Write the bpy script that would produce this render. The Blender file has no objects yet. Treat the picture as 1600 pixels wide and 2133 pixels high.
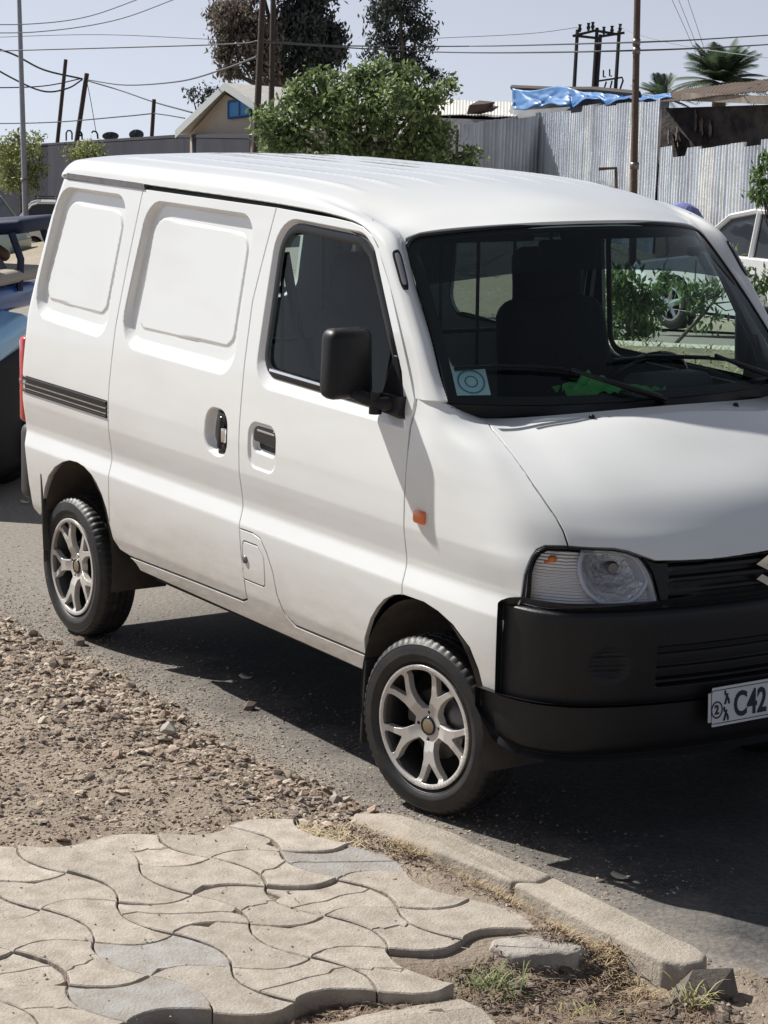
import bpy, bmesh, math, random
import numpy as np
from math import radians, sin, cos, pi
from mathutils import Vector, Matrix
from mathutils.geometry import delaunay_2d_cdt

random.seed(7)
RNG = np.random.default_rng(11)
scene = bpy.context.scene
COL = scene.collection

# ------------------------------------------------------------------ camera
CAMP = np.array([5.1706, -4.2917, 2.1520])
CR = np.array([0.54896163, 0.8354698, 0.02512661])
CU = np.array([-0.1786273, 0.08789772, 0.97998279])
CF = np.array([-0.81653746, 0.54246125, -0.19749019])
FPX = 4649.2
cd = bpy.data.cameras.new("camera")
cam = bpy.data.objects.new("camera", cd)
COL.objects.link(cam)
cam.matrix_world = Matrix(((CR[0], CU[0], -CF[0], CAMP[0]), (CR[1], CU[1], -CF[1], CAMP[1]),
                           (CR[2], CU[2], -CF[2], CAMP[2]), (0, 0, 0, 1)))
cd.sensor_fit = 'HORIZONTAL'
cd.sensor_width = 36.0
cd.lens = 36.0 * FPX / 1600.0
cd.clip_start = 0.1
cd.clip_end = 3000
scene.camera = cam

# ------------------------------------------------------------------ light
SUN_DIR = Vector((0.93, 0.38, -1.0)).normalized()      # direction the light travels
EL = math.asin(-SUN_DIR.z)
w = bpy.data.worlds.new("World"); scene.world = w; w.use_nodes = True
nt = w.node_tree
sky = nt.nodes.new('ShaderNodeTexSky'); sky.sky_type = 'NISHITA'; sky.sun_disc = False
sky.sun_elevation = EL
sky.sun_rotation = math.atan2(-SUN_DIR.x, -SUN_DIR.y)
sky.air_density = 1.0; sky.dust_density = 2.2; sky.ozone_density = 1.0; sky.altitude = 2300
hs = nt.nodes.new('ShaderNodeHueSaturation'); hs.inputs['Saturation'].default_value = 0.24
bgn = nt.nodes['Background']; bgn.inputs['Strength'].default_value = 0.080
tcs = nt.nodes.new('ShaderNodeTexCoord'); sx = nt.nodes.new('ShaderNodeSeparateXYZ'); cx = nt.nodes.new('ShaderNodeCombineXYZ')
az = nt.nodes.new('ShaderNodeMath'); az.operation = 'ADD'; az.inputs[1].default_value = 0.12      # the street slopes: the true horizon lies lower
mz = nt.nodes.new('ShaderNodeMath'); mz.operation = 'MAXIMUM'; mz.inputs[1].default_value = 0.015
nt.links.new(tcs.outputs['Generated'], sx.inputs[0]); nt.links.new(sx.outputs[0], cx.inputs[0]); nt.links.new(sx.outputs[1], cx.inputs[1])
nt.links.new(sx.outputs[2], az.inputs[0]); nt.links.new(az.outputs[0], mz.inputs[0]); nt.links.new(mz.outputs[0], cx.inputs[2])
nt.links.new(cx.outputs[0], sky.inputs['Vector'])
tn = nt.nodes.new('ShaderNodeMix'); tn.data_type = 'RGBA'; tn.blend_type = 'MULTIPLY'; tn.inputs[0].default_value = 1; tn.inputs[7].default_value = (.93, .955, 1.04, 1)
nt.links.new(sky.outputs[0], hs.inputs['Color']); nt.links.new(hs.outputs[0], tn.inputs[6]); nt.links.new(tn.outputs[2], bgn.inputs['Color'])
sl = bpy.data.lights.new("sun", 'SUN'); sl.energy = 5.0; sl.angle = radians(0.6); sl.color = (1, 0.965, 0.905)
so = bpy.data.objects.new("sun", sl); COL.objects.link(so)
so.rotation_euler = SUN_DIR.to_track_quat('-Z', 'Y').to_euler(); so.location = (-8, -6, 12)
scene.view_settings.view_transform = 'Standard'
scene.view_settings.look = 'None'
scene.view_settings.exposure = 0.42
scene.view_settings.gamma = 1.0
scene.cycles.max_bounces = 8
scene.cycles.transparent_max_bounces = 16
scene.cycles.caustics_reflective = False
scene.cycles.caustics_refractive = False

G = -0.02                                              # level of the road by the van

def at(px, py, D):
    """a point of the place, from where it shows in the 1600 px photograph and its distance"""
    return CAMP + (CF + CR * ((px - 800) / FPX) - CU * ((py - 1066.5) / FPX)) * D

def zground(x, y):
    d = (np.asarray(x, float) - CAMP[0]) * -0.833 + (np.asarray(y, float) - CAMP[1]) * 0.553
    lat = (np.asarray(x, float) - CAMP[0]) * -0.553 + (np.asarray(y, float) - CAMP[1]) * -0.833      # and falls away to the left
    return G - np.clip(0.094 * (d - 16.8), 0, 1.6) - 0.085 * np.clip(d - 62, 0, None) - np.clip(0.20 * (lat - 2.6), 0, 2.6) * np.clip((d - 17) / 8, 0, 1)

# ------------------------------------------------------------------ materials
MATS = {}
def mat(name, col=(.5, .5, .5), rough=.5, metal=0., coat=0., spec=.5, n=None, b=None, vcol=None, extra=None):
    """n=(scale, amount, colour2) mottles the colour; b=(scale, distance) bumps"""
    if name in MATS: return MATS[name]
    m = bpy.data.materials.new(name); m.use_nodes = True; MATS[name] = m
    t = m.node_tree; p = t.nodes['Principled BSDF']
    p.inputs['Base Color'].default_value = (*col, 1)
    p.inputs['Roughness'].default_value = rough
    p.inputs['Metallic'].default_value = metal
    p.inputs['Coat Weight'].default_value = coat
    p.inputs['Coat Roughness'].default_value = .06
    p.inputs['Specular IOR Level'].default_value = spec
    tc = t.nodes.new('ShaderNodeTexCoord')
    src = None
    if vcol:
        a = t.nodes.new('ShaderNodeVertexColor'); a.layer_name = vcol; src = a.outputs[0]
    if n:
        ns = t.nodes.new('ShaderNodeTexNoise'); ns.inputs['Scale'].default_value = n[0]
        ns.inputs['Detail'].default_value = 9; ns.inputs['Roughness'].default_value = .62
        t.links.new(tc.outputs['Object'], ns.inputs['Vector'])
        r = t.nodes.new('ShaderNodeMapRange'); r.inputs[1].default_value = .35; r.inputs[2].default_value = .68
        r.inputs[3].default_value = 0; r.inputs[4].default_value = n[1]
        t.links.new(ns.outputs[0], r.inputs[0])
        mx = t.nodes.new('ShaderNodeMix'); mx.data_type = 'RGBA'
        t.links.new(r.outputs[0], mx.inputs[0])
        if src: t.links.new(src, mx.inputs[6])
        else: mx.inputs[6].default_value = (*col, 1)
        mx.inputs[7].default_value = (*n[2], 1); src = mx.outputs[2]
    if src: t.links.new(src, p.inputs['Base Color'])
    if b:
        nb = t.nodes.new('ShaderNodeTexNoise'); nb.inputs['Scale'].default_value = b[0]
        nb.inputs['Detail'].default_value = 8; nb.inputs['Roughness'].default_value = .65
        t.links.new(tc.outputs['Object'], nb.inputs['Vector'])
        bm_ = t.nodes.new('ShaderNodeBump'); bm_.inputs['Distance'].default_value = b[1]
        bm_.inputs['Strength'].default_value = 1
        t.links.new(nb.outputs[0], bm_.inputs['Height']); t.links.new(bm_.outputs[0], p.inputs['Normal'])
    if extra: extra(t, p, tc)
    return m

def glass(name, tint, ior=1.45, rough=0.0):
    if name in MATS: return MATS[name]
    m = bpy.data.materials.new(name); m.use_nodes = True; MATS[name] = m
    t = m.node_tree; t.nodes.remove(t.nodes['Principled BSDF'])
    out = t.nodes['Material Output']
    tr = t.nodes.new('ShaderNodeBsdfTransparent'); tr.inputs[0].default_value = (*tint, 1)
    gl = t.nodes.new('ShaderNodeBsdfGlossy'); gl.inputs['Roughness'].default_value = rough
    lw = t.nodes.new('ShaderNodeLayerWeight'); lw.inputs[0].default_value = .5
    pw = t.nodes.new('ShaderNodeMath'); pw.operation = 'POWER'; pw.inputs[1].default_value = 5; t.links.new(lw.outputs['Facing'], pw.inputs[0])
    fr = t.nodes.new('ShaderNodeMapRange'); fr.inputs[3].default_value = ((ior - 1) / (ior + 1)) ** 2; fr.inputs[4].default_value = 1
    t.links.new(pw.outputs[0], fr.inputs[0])
    mx = t.nodes.new('ShaderNodeMixShader')
    t.links.new(fr.outputs[0], mx.inputs[0]); t.links.new(tr.outputs[0], mx.inputs[1]); t.links.new(gl.outputs[0], mx.inputs[2])
    t.links.new(mx.outputs[0], out.inputs[0])
    return m

def paint_dirt(t, p, tc):
    """road grime low on the doors and sill: brown, streaky, thinning upwards"""
    sep = t.nodes.new('ShaderNodeSeparateXYZ'); t.links.new(tc.outputs['Object'], sep.inputs[0])
    ns = t.nodes.new('ShaderNodeTexNoise'); ns.inputs['Scale'].default_value = 5; ns.inputs['Detail'].default_value = 10
    ns.inputs['Roughness'].default_value = .7
    mp = t.nodes.new('ShaderNodeMapping'); mp.inputs['Scale'].default_value = (1, 1, 3.5)
    t.links.new(tc.outputs['Object'], mp.inputs[0]); t.links.new(mp.outputs[0], ns.inputs['Vector'])
    r = t.nodes.new('ShaderNodeMapRange'); r.inputs[1].default_value = .66; r.inputs[2].default_value = .34
    r.inputs[3].default_value = 0; r.inputs[4].default_value = 1.35
    t.links.new(sep.outputs[2], r.inputs[0])
    mu = t.nodes.new('ShaderNodeMath'); mu.operation = 'MULTIPLY'
    t.links.new(ns.outputs[0], mu.inputs[0]); t.links.new(r.outputs[0], mu.inputs[1])
    mx = t.nodes.new('ShaderNodeMix'); mx.data_type = 'RGBA'
    n2 = t.nodes.new('ShaderNodeTexNoise'); n2.inputs['Scale'].default_value = 2.2; n2.inputs['Detail'].default_value = 6
    t.links.new(mp.outputs[0], n2.inputs['Vector'])
    r2 = t.nodes.new('ShaderNodeMapRange'); r2.inputs[1].default_value = .45; r2.inputs[2].default_value = .8
    r2.inputs[3].default_value = 0; r2.inputs[4].default_value = .15
    t.links.new(n2.outputs[0], r2.inputs[0])
    ad = t.nodes.new('ShaderNodeMath'); ad.operation = 'ADD'; ad.use_clamp = True
    t.links.new(mu.outputs[0], ad.inputs[0]); t.links.new(r2.outputs[0], ad.inputs[1])
    t.links.new(ad.outputs[0], mx.inputs[0])
    mx.inputs[6].default_value = p.inputs['Base Color'].default_value[:]
    mx.inputs[7].default_value = (.36, .30, .235, 1)
    t.links.new(mx.outputs[2], p.inputs['Base Color'])
    r3 = t.nodes.new('ShaderNodeMapRange'); r3.inputs[3].default_value = .30; r3.inputs[4].default_value = .75
    t.links.new(ad.outputs[0], r3.inputs[0]); t.links.new(r3.outputs[0], p.inputs['Roughness'])

WHITE = mat('white_paint', (.77, .785, .775), .38, coat=.9, extra=paint_dirt)
PLAST = mat('black_plastic', (.006, .0065, .008), .42, spec=.35, n=(7, .6, (.012, .012, .013)), b=(260, .0006))
GLOSS = mat('gloss_black', (.012, .012, .014), .16)
RUBBER = mat('rubber', (.012, .012, .013), .5, n=(14, .55, (.045, .042, .038)), b=(120, .0008))
SEAL = mat('seal_rubber', (.005, .005, .006), .34, spec=.4)
DARK = mat('dark_cavity', (.012, .012, .012), .9)
LINER = mat('wheel_liner', (.05, .045, .04), .9, n=(9, .7, (.12, .10, .08)))
ALLOY = mat('alloy_face', (.64, .615, .575), .28, metal=.25, n=(20, .25, (.50, .46, .41)))
ALLOYD = mat('alloy_side', (.045, .045, .047), .4, metal=.5)
CHROME = mat('chrome', (.75, .75, .77), .06, metal=1.)
SHEETD = None
STEEL = mat('worn_steel', (.22, .21, .2), .4, metal=.8, n=(25, .6, (.12, .09, .07)))
INTER = mat('interior_grey', (.018, .020, .023), .8)
CLOTHG = mat('seat_fabric', (.010, .011, .014), .9, n=(60, .5, (.022, .022, .026)))
LINING = mat('cargo_paint', (.17, .185, .19), .6)
GLASSW = glass('windscreen_glass', (.74, .84, .82), 1.42)
GLASSD = glass('door_glass', (.78, .88, .86), 1.34)
LENS = glass('lamp_lens', (.93, .94, .96), 1.32, .02)

# ------------------------------------------------------------------ object helpers
def tag(o, label=None, cat=None, group=None, kind=None):
    if label: o['label'] = label
    if cat: o['category'] = cat
    if group: o['group'] = group
    if kind: o['kind'] = kind
    return o

def thing(name, label, cat, loc=(0, 0, 0), group=None, rz=0):
    o = bpy.data.objects.new(name, None); COL.objects.link(o)
    o.location = loc; o.rotation_euler = (0, 0, rz); o.empty_display_size = .2
    return tag(o, label, cat, group)

def mk(name, V, F, m, parent=None, smooth=True, normals=None, mats=None, fmat=None, world=False):
    me = bpy.data.meshes.new(name)
    V = np.asarray(V, float)
    if isinstance(F, np.ndarray): F = F.tolist()
    me.from_pydata(V.tolist(), [], F)
    me.materials.append(m)
    for mm in (mats or []): me.materials.append(mm)
    if fmat is not None: me.polygons.foreach_set('material_index', np.asarray(fmat, dtype=np.int32))
    me.polygons.foreach_set('use_smooth', [bool(smooth)] * len(me.polygons))
    me.update()
    if normals is not None:
        me.normals_split_custom_set_from_vertices(np.asarray(normals, float).tolist())
    o = bpy.data.objects.new(name, me); COL.objects.link(o)
    if parent is not None:
        o.parent = parent
        if world: o.matrix_parent_inverse = parent.matrix_basis.inverted()
    return o

def bmobj(name, bm, m, parent=None, smooth=False, mats=None):
    me = bpy.data.meshes.new(name); bm.to_mesh(me); bm.free()
    me.materials.append(m)
    for mm in (mats or []): me.materials.append(mm)
    if smooth:
        me.polygons.foreach_set('use_smooth', [True] * len(me.polygons))
        me.set_sharp_from_angle(angle=radians(35))
    o = bpy.data.objects.new(name, me); COL.objects.link(o)
    if parent is not None: o.parent = parent
    return o

def abox(bm, c, s, R=None, bev=0., mi=0, seg=2):
    r = bmesh.ops.create_cube(bm, size=1)
    vs = r['verts']
    M = Matrix.Translation(Vector(c)) @ (R.to_4x4() if R else Matrix.Identity(4)) @ Matrix.Diagonal((*s, 1))
    bmesh.ops.transform(bm, matrix=M, verts=vs)
    es = list({e for v in vs for e in v.link_edges}); fs = list({f for v in vs for f in v.link_faces})
    for f in fs: f.material_index = mi
    if bev: bmesh.ops.bevel(bm, geom=es, offset=bev, segments=seg, affect='EDGES', profile=.5)

def box(name, c, s, m, parent=None, R=None, bev=0., seg=2):
    bm = bmesh.new(); abox(bm, c, s, R, bev, seg=seg)
    return bmobj(name, bm, m, parent, smooth=bev > 0)

def frames(P):
    P = np.asarray(P, float); n = len(P)
    T = np.gradient(P, axis=0); T /= np.linalg.norm(T, axis=1)[:, None] + 1e-12
    ref = np.array([0, 0, 1.]) if abs(T[0][2]) < .9 else np.array([1., 0, 0])
    N = []; u = np.cross(T[0], ref); u /= np.linalg.norm(u)
    for i in range(n):
        u = u - T[i] * np.dot(u, T[i]); u /= np.linalg.norm(u) + 1e-12
        N.append(u.copy())
    N = np.array(N); return T, N, np.cross(T, N)

def tube_data(P, r, k=8, cap=True):
    P = np.asarray(P, float); T, N, B = frames(P)
    r = np.broadcast_to(np.asarray(r, float), (len(P),))
    a = np.linspace(0, 2 * pi, k, endpoint=False)
    V = (P[:, None] + r[:, None, None] * (np.cos(a)[None, :, None] * N[:, None] + np.sin(a)[None, :, None] * B[:, None])).reshape(-1, 3)
    F = []
    for i in range(len(P) - 1):
        for j in range(k):
            j2 = (j + 1) % k
            F.append((i * k + j, i * k + j2, (i + 1) * k + j2, (i + 1) * k + j))
    if cap:
        F.append(tuple(range(k))[::-1]); F.append(tuple((len(P) - 1) * k + j for j in range(k)))
    return V, F

class MB:
    def __init__(s): s.V = []; s.F = []; s.n = 0; s.m = []
    def add(s, V, F, mi=0):
        V = np.asarray(V, float); s.V.append(V)
        for f in F: s.F.append(tuple(int(i) + s.n for i in f)); s.m.append(mi)
        s.n += len(V); return s
    def tube(s, P, r, k=8, mi=0): return s.add(*tube_data(P, r, k), mi)
    def box(s, c, sz, R=None, mi=0):
        c = np.asarray(c, float); h = np.asarray(sz, float) / 2
        V = np.array([[x, y, z] for x in (-1, 1) for y in (-1, 1) for z in (-1, 1)]) * h
        if R is not None: V = V @ np.array(R).T
        F = [(0, 1, 3, 2), (4, 6, 7, 5), (0, 4, 5, 1), (2, 3, 7, 6), (0, 2, 6, 4), (1, 5, 7, 3)]
        return s.add(V + c, F, mi)
    def build(s, name, m, parent=None, smooth=False, mats=None, world=False):
        o = mk(name, np.concatenate(s.V), s.F, m, parent, smooth, mats=mats, fmat=s.m if mats else None, world=world)
        if smooth: o.data.set_sharp_from_angle(angle=radians(40))
        return o

def lathe(prof, k=48, axis='y', c=(0, 0, 0), mask=None):
    """prof: list of (radius, along-axis)"""
    a = np.linspace(0, 2 * pi, k, endpoint=False); V = []
    for r, h in prof:
        if axis == 'y': V.append(np.stack([r * np.cos(a), np.full(k, h), r * np.sin(a)], 1))
        elif axis == 'z': V.append(np.stack([r * np.cos(a), r * np.sin(a), np.full(k, h)], 1))
        else: V.append(np.stack([np.full(k, h), r * np.cos(a), r * np.sin(a)], 1))
    V = np.concatenate(V) + np.array(c); F = []
    for i in range(len(prof) - 1):
        for j in range(k):
            F.append((i * k + j, i * k + (j + 1) % k, (i + 1) * k + (j + 1) % k, (i + 1) * k + j))
    return V, F

# ------------------------------------------------------------------ 2-D helpers
def round_poly(P, r, seg=7):
    P = [np.array(p, float) for p in P]; n = len(P)
    rr = r if hasattr(r, '__len__') else [r] * n; out = []
    for i in range(n):
        a, b, c = P[i - 1], P[i], P[(i + 1) % n]
        u = a - b; v = c - b; lu = np.linalg.norm(u); lv = np.linalg.norm(v); u /= lu; v /= lv
        ang = math.acos(max(-1, min(1, float(u @ v))))
        if rr[i] <= 0 or ang > 3.0: out.append(b); continue
        d = min(rr[i] / math.tan(ang / 2), lu * .48, lv * .48); rad = d * math.tan(ang / 2)
        bis = (u + v) / np.linalg.norm(u + v); cen = b + bis * (rad / sin(ang / 2))
        p0 = b + u * d; p1 = b + v * d
        a0 = math.atan2(*(p0 - cen)[::-1]); a1 = math.atan2(*(p1 - cen)[::-1])
        da = (a1 - a0 + pi) % (2 * pi) - pi
        for k in range(seg + 1):
            t = a0 + da * k / seg; out.append(cen + rad * np.array([cos(t), sin(t)]))
    return np.array(out)

def inside(P, Q):
    """points Q (n,2) in polygon P"""
    x, y = Q[:, 0], Q[:, 1]; c = np.zeros(len(Q), bool); n = len(P)
    for i in range(n):
        x1, y1 = P[i]; x2, y2 = P[(i + 1) % n]
        if y1 == y2: continue
        k = ((y1 > y) != (y2 > y)) & (x < (x2 - x1) * (y - y1) / (y2 - y1) + x1)
        c ^= k
    return c

def pdist(P, Q):
    d = np.full(len(Q), 1e9); n = len(P)
    for i in range(n):
        a = P[i]; b = P[(i + 1) % n]; ab = b - a; L = ab @ ab
        if L < 1e-14: continue
        t = np.clip(((Q - a) @ ab) / L, 0, 1)
        d = np.minimum(d, np.hypot(*(Q - (a + t[:, None] * ab)).T))
    return d

def sdf(P, x, z):
    """positive inside"""
    sh = np.shape(x); Q = np.stack([np.ravel(x), np.ravel(z)], 1)
    P = np.asarray(P, float)
    lo = P.min(0) - .1; hi = P.max(0) + .1
    near = (Q[:, 0] > lo[0]) & (Q[:, 0] < hi[0]) & (Q[:, 1] > lo[1]) & (Q[:, 1] < hi[1])
    d = np.full(len(Q), -.1)
    if near.any():
        q = Q[near]; dd = pdist(P, q); d[near] = np.where(inside(P, q), dd, -dd)
    return d.reshape(sh)

def sstep(t):
    t = np.clip(t, 0, 1); return t * t * (3 - 2 * t)

def area2(P): x, y = P[:, 0], P[:, 1]; return float(np.sum(x * np.roll(y, -1) - np.roll(x, -1) * y))

def densify(P, step):
    out = []; n = len(P)
    for i in range(n):
        a = P[i]; b = P[(i + 1) % n]; L = np.linalg.norm((b - a) / step)
        if L < 1e-6: continue
        k = max(1, int(math.ceil(L)))
        for j in range(k): out.append(a + (b - a) * j / k)
    return np.array(out)

def panel(name, f, outer, holes=(), step=(.012, .012), feats=(), m=None, parent=None, flip=False,
          gap=.0022, r=.0016, flange=.014, off=0., mats=None):
    """a trimmed sheet: f maps parameters to 3-D, the rim is rounded and turned inwards"""
    step = np.array(step, float)
    loops = []
    for k, P in enumerate([outer, *holes]):
        P = np.asarray(P, float)
        if (area2(P) > 0) != (k == 0): P = P[::-1]
        loops.append(densify(P, step))
    O = loops[0]; lo = O.min(0); hi = O.max(0)
    gx = np.arange(lo[0] + step[0] / 2, hi[0], step[0]); gz = np.arange(lo[1] + step[1] / 2, hi[1], step[1])
    A, B = np.meshgrid(gx, gz); Q = np.stack([A.ravel(), B.ravel()], 1)
    Q[:, 0] += np.where((np.arange(len(gz)) % 2)[:, None].repeat(len(gx), 1).ravel(), .25, -.25) * step[0]
    FL = [densify(np.asarray(p, float), step * .8) for p in feats]
    keep = inside(O, Q)
    for L in loops: keep &= pdist(L / step, Q / step) > .55
    for H in loops[1:]: keep &= ~inside(H, Q)
    for L in FL: keep &= pdist(L / step, Q / step) > .45
    Q = Q[keep]
    fl = []
    for L in FL:
        k = inside(O, L)
        for H in loops[1:]: k &= ~inside(H, L)
        for LL in loops: k &= pdist(LL / step, L / step) > .5
        fl.append(L[k])
    pts = []; edges = []; idx = []
    for L in loops:
        s = len(pts); pts += [tuple(p) for p in L / step]; n = len(L)
        edges += [(s + i, s + (i + 1) % n) for i in range(n)]; idx.append((s, n))
    for L in fl: pts += [tuple(p) for p in L / step]
    pts += [tuple(p) for p in Q / step]
    r_ = delaunay_2d_cdt([Vector(p) for p in pts], edges, [], 0, 1e-5)
    V2 = np.array([(v.x, v.y) for v in r_[0]]) * step; T = np.array([t for t in r_[2]])
    inv = {}
    for k, ov in enumerate(r_[3]):
        for q in ov: inv[q] = k
    cen = V2[T].mean(1); ok = inside(O, cen)
    for H in loops[1:]: ok &= ~inside(H, cen)
    T = T[ok]
    a, b = V2[:, 0], V2[:, 1]
    def F3(a, b): return np.asarray(f(a, b), float)
    ea = step[0] * .02; eb = step[1] * .02
    P3 = F3(a, b)
    da = (F3(a + ea, b) - F3(a - ea, b)); db = (F3(a, b + eb) - F3(a, b - eb))
    N = np.cross(da, db); N /= np.linalg.norm(N, axis=1)[:, None] + 1e-15
    if flip: N = -N; T = T[:, ::-1]
    P3 = P3 + N * off
    V = [P3]; NN = [N]; Fc = [tuple(t) for t in T]; base = len(P3)
    tri = P3[T]; tn = np.cross(tri[:, 1] - tri[:, 0], tri[:, 2] - tri[:, 0])
    if (tn * N[T[:, 0]]).sum() < 0: Fc = [t[::-1] for t in Fc]
    for s, n in idx:
        I = np.array([inv[s + i] for i in range(n)])
        p2 = V2[I]; tan = np.roll(p2, -1, 0) - np.roll(p2, 1, 0)
        out = np.stack([tan[:, 1] / step[1] * step[0], -tan[:, 0] / step[0] * step[1]], 1)
        out /= np.linalg.norm(out, axis=1)[:, None] + 1e-15
        e = 1e-3 * step.mean()
        t3 = P3[np.roll(I, -1)] - P3[np.roll(I, 1)]
        o3 = np.cross(t3, N[I]); o3 /= np.linalg.norm(o3, axis=1)[:, None] + 1e-15
        ref = F3(p2[:, 0] + out[:, 0] * e, p2[:, 1] + out[:, 1] * e) - F3(p2[:, 0], p2[:, 1])
        sg = np.sign((o3 * ref).sum(1)); sg[sg == 0] = 1; o3 *= sg[:, None]
        edge = P3[I].copy(); n3 = N[I]
        P3[I] = edge - o3 * (gap + r)
        R1 = edge - o3 * (gap + .3 * r) - n3 * .3 * r
        R2 = edge - o3 * gap - n3 * r
        R3 = R2 - n3 * flange
        n45 = (n3 + o3) / 1.41421
        rings = [R1, R2, R3]
        V += rings; NN += [n45, o3, o3]
        prev = I; cur = base
        for q in range(3):
            ci = np.arange(cur, cur + n)
            for i in range(n):
                j = (i + 1) % n
                quad = (prev[i], prev[j], ci[j], ci[i])
                Fc.append(quad)
            prev = ci; cur += n
        base = cur
    V[0] = P3
    V = np.concatenate(V); NN = np.concatenate(NN)
    # orient every face with its vertex normals
    Fo = []
    for q in Fc:
        q = tuple(int(i) for i in q)
        nrm = np.cross(V[q[1]] - V[q[0]], V[q[2]] - V[q[0]])
        if nrm @ (NN[q[0]] + NN[q[2]] + NN[q[1]]) < 0: q = q[::-1]
        Fo.append(q)
    return mk(name, V, Fo, m or WHITE, parent, True, NN, mats=mats)

def crom(P, s):
    """Catmull-Rom through rows of P (n, ..., 3) at parameter s (m,) -> weights/indices"""
    n = len(P); i = np.clip(np.floor(s).astype(int), 0, n - 2); t = s - i
    i0 = np.clip(i - 1, 0, n - 1); i2 = i + 1; i3 = np.clip(i + 2, 0, n - 1)
    w0 = -.5 * t + t * t - .5 * t ** 3; w1 = 1 - 2.5 * t * t + 1.5 * t ** 3
    w2 = .5 * t + 2 * t * t - 1.5 * t ** 3; w3 = -.5 * t * t + .5 * t ** 3
    # end cells: reflect so that the curve runs on straight
    return (i0, i, i2, i3), (w0, w1, w2, w3), i == 0, i == n - 2

def loft(Gd):
    """bicubic surface through grid (R, C, 3); f(a=column param, b=row param)"""
    Gd = np.asarray(Gd, float)
    ext = np.concatenate([2 * Gd[:1] - Gd[1:2], Gd, 2 * Gd[-1:] - Gd[-2:-1]], 0)
    ext = np.concatenate([2 * ext[:, :1] - ext[:, 1:2], ext, 2 * ext[:, -1:] - ext[:, -2:-1]], 1)
    R, Cn = Gd.shape[:2]
    def W(s, n):
        i = np.clip(np.floor(s).astype(int), 0, n - 2); t = s - i
        return i, (-.5 * t + t * t - .5 * t ** 3, 1 - 2.5 * t * t + 1.5 * t ** 3, .5 * t + 2 * t * t - 1.5 * t ** 3, -.5 * t * t + .5 * t ** 3)
    def f(a, b):
        a = np.asarray(a, float); b = np.asarray(b, float)
        i, wi = W(b, R); j, wj = W(a, Cn); out = 0
        for p in range(4):
            for q in range(4):
                out = out + (wi[p] * wj[q])[..., None] * ext[i + p, j + q]
        return out
    return f
# ------------------------------------------------------------------ van surfaces (metres, x forward, right side at -y)
_zz = np.arange(.28, 1.0, .001)
_cr = np.interp(_zz, [.30, .345, .40, .44, .60, .662, .712, .722, .745, .80, .835, .87],
                [-.034, -.024, -.013, -.006, -.001, .0, -.013, -.0145, -.0135, -.005, -.0005, 0])
_k = np.exp(-.5 * (np.arange(-12, 13) / 3.5) ** 2); _k /= _k.sum()
_cr = np.convolve(np.pad(_cr, 12, mode='edge'), _k, 'valid')
def crease(z): return np.interp(z, _zz, _cr)
def wbase(z): return .7375 - .0825 * np.clip((z - .93) / .77, 0, 1.15) ** 1.25
def xrear(z): return np.interp(z, [.40, .52, .74, .97, 1.17, 1.345, 1.55, 1.71], [-2.70, -2.74, -2.785, -2.782, -2.772, -2.72, -2.65, -2.57])
def wside(x, z):
    w_ = wbase(z) + crease(z)
    w_ = w_ - .13 * np.clip(x - .05, 0, 1) ** 2
    d = np.clip(xrear(z) + .075 - x, 0, .0735)
    return w_ - (.075 - np.sqrt(.075 ** 2 - d * d))

def arr(rows): return np.array(rows, float)
_F = [  # rows from the fender's foot up to the cowl; columns from the door gap round to the middle of the bonnet
 [(-.075,.7375,.40),(.12,.737,.40),(.30,.729,.40),(.43,.710,.40),(.53,.665,.40),(.60,.585,.40),(.66,.42,.40),(.69,.2,.40),(.70,0,.40)],
 [(-.075,.7375,.52),(.12,.737,.52),(.30,.729,.52),(.435,.710,.52),(.53,.665,.52),(.60,.585,.52),(.66,.42,.52),(.69,.2,.52),(.70,0,.52)],
 [(-.075,.7375,.66),(.12,.737,.66),(.30,.729,.66),(.44,.710,.66),(.53,.665,.66),(.60,.585,.66),(.66,.42,.66),(.69,.2,.66),(.70,0,.66)],
 [(-.075,.7375,.80),(.12,.7365,.80),(.30,.727,.80),(.43,.706,.80),(.515,.655,.80),(.58,.575,.80),(.643,.41,.80),(.68,.2,.80),(.69,0,.80)],
 [(-.075,.7370,.87),(.11,.736,.87),(.28,.722,.87),(.405,.696,.87),(.485,.645,.87),(.545,.57,.87),(.615,.41,.872),(.665,.2,.855),(.677,0,.852)],
 [(-.075,.7368,.95),(.09,.733,.95),(.24,.716,.95),(.36,.688,.945),(.44,.638,.94),(.505,.56,.93),(.572,.41,.925),(.620,.2,.918),(.635,0,.916)],
 [(-.075,.7340,1.03),(.07,.729,1.03),(.19,.710,1.025),(.295,.676,1.02),(.37,.622,1.01),(.43,.55,1.0),(.49,.41,1.0),(.535,.2,1.0),(.55,0,1.0)],
 [(-.075,.7275,1.10),(.045,.722,1.10),(.14,.700,1.095),(.215,.662,1.09),(.265,.605,1.08),(.31,.53,1.075),(.36,.41,1.08),(.40,.2,1.083),(.41,0,1.084)],
 [(-.075,.7205,1.165),(.01,.711,1.163),(.06,.690,1.158),(.10,.655,1.15),(.13,.598,1.142),(.165,.52,1.137),(.215,.41,1.142),(.265,.2,1.15),(.28,0,1.152)],
 [(-.075,.7145,1.214),(-.04,.704,1.214),(0,.690,1.212),(.030,.662,1.204),(.028,.608,1.180),(.030,.54,1.160),(.09,.41,1.166),(.155,.2,1.180),(.17,0,1.184)],
]
def mirror_grid(g):
    g = arr(g); r = g.copy(); r[..., 1] *= -1
    return np.concatenate([r, g[:, -2::-1]], 1)
_nose = loft(mirror_grid(_F))
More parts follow.
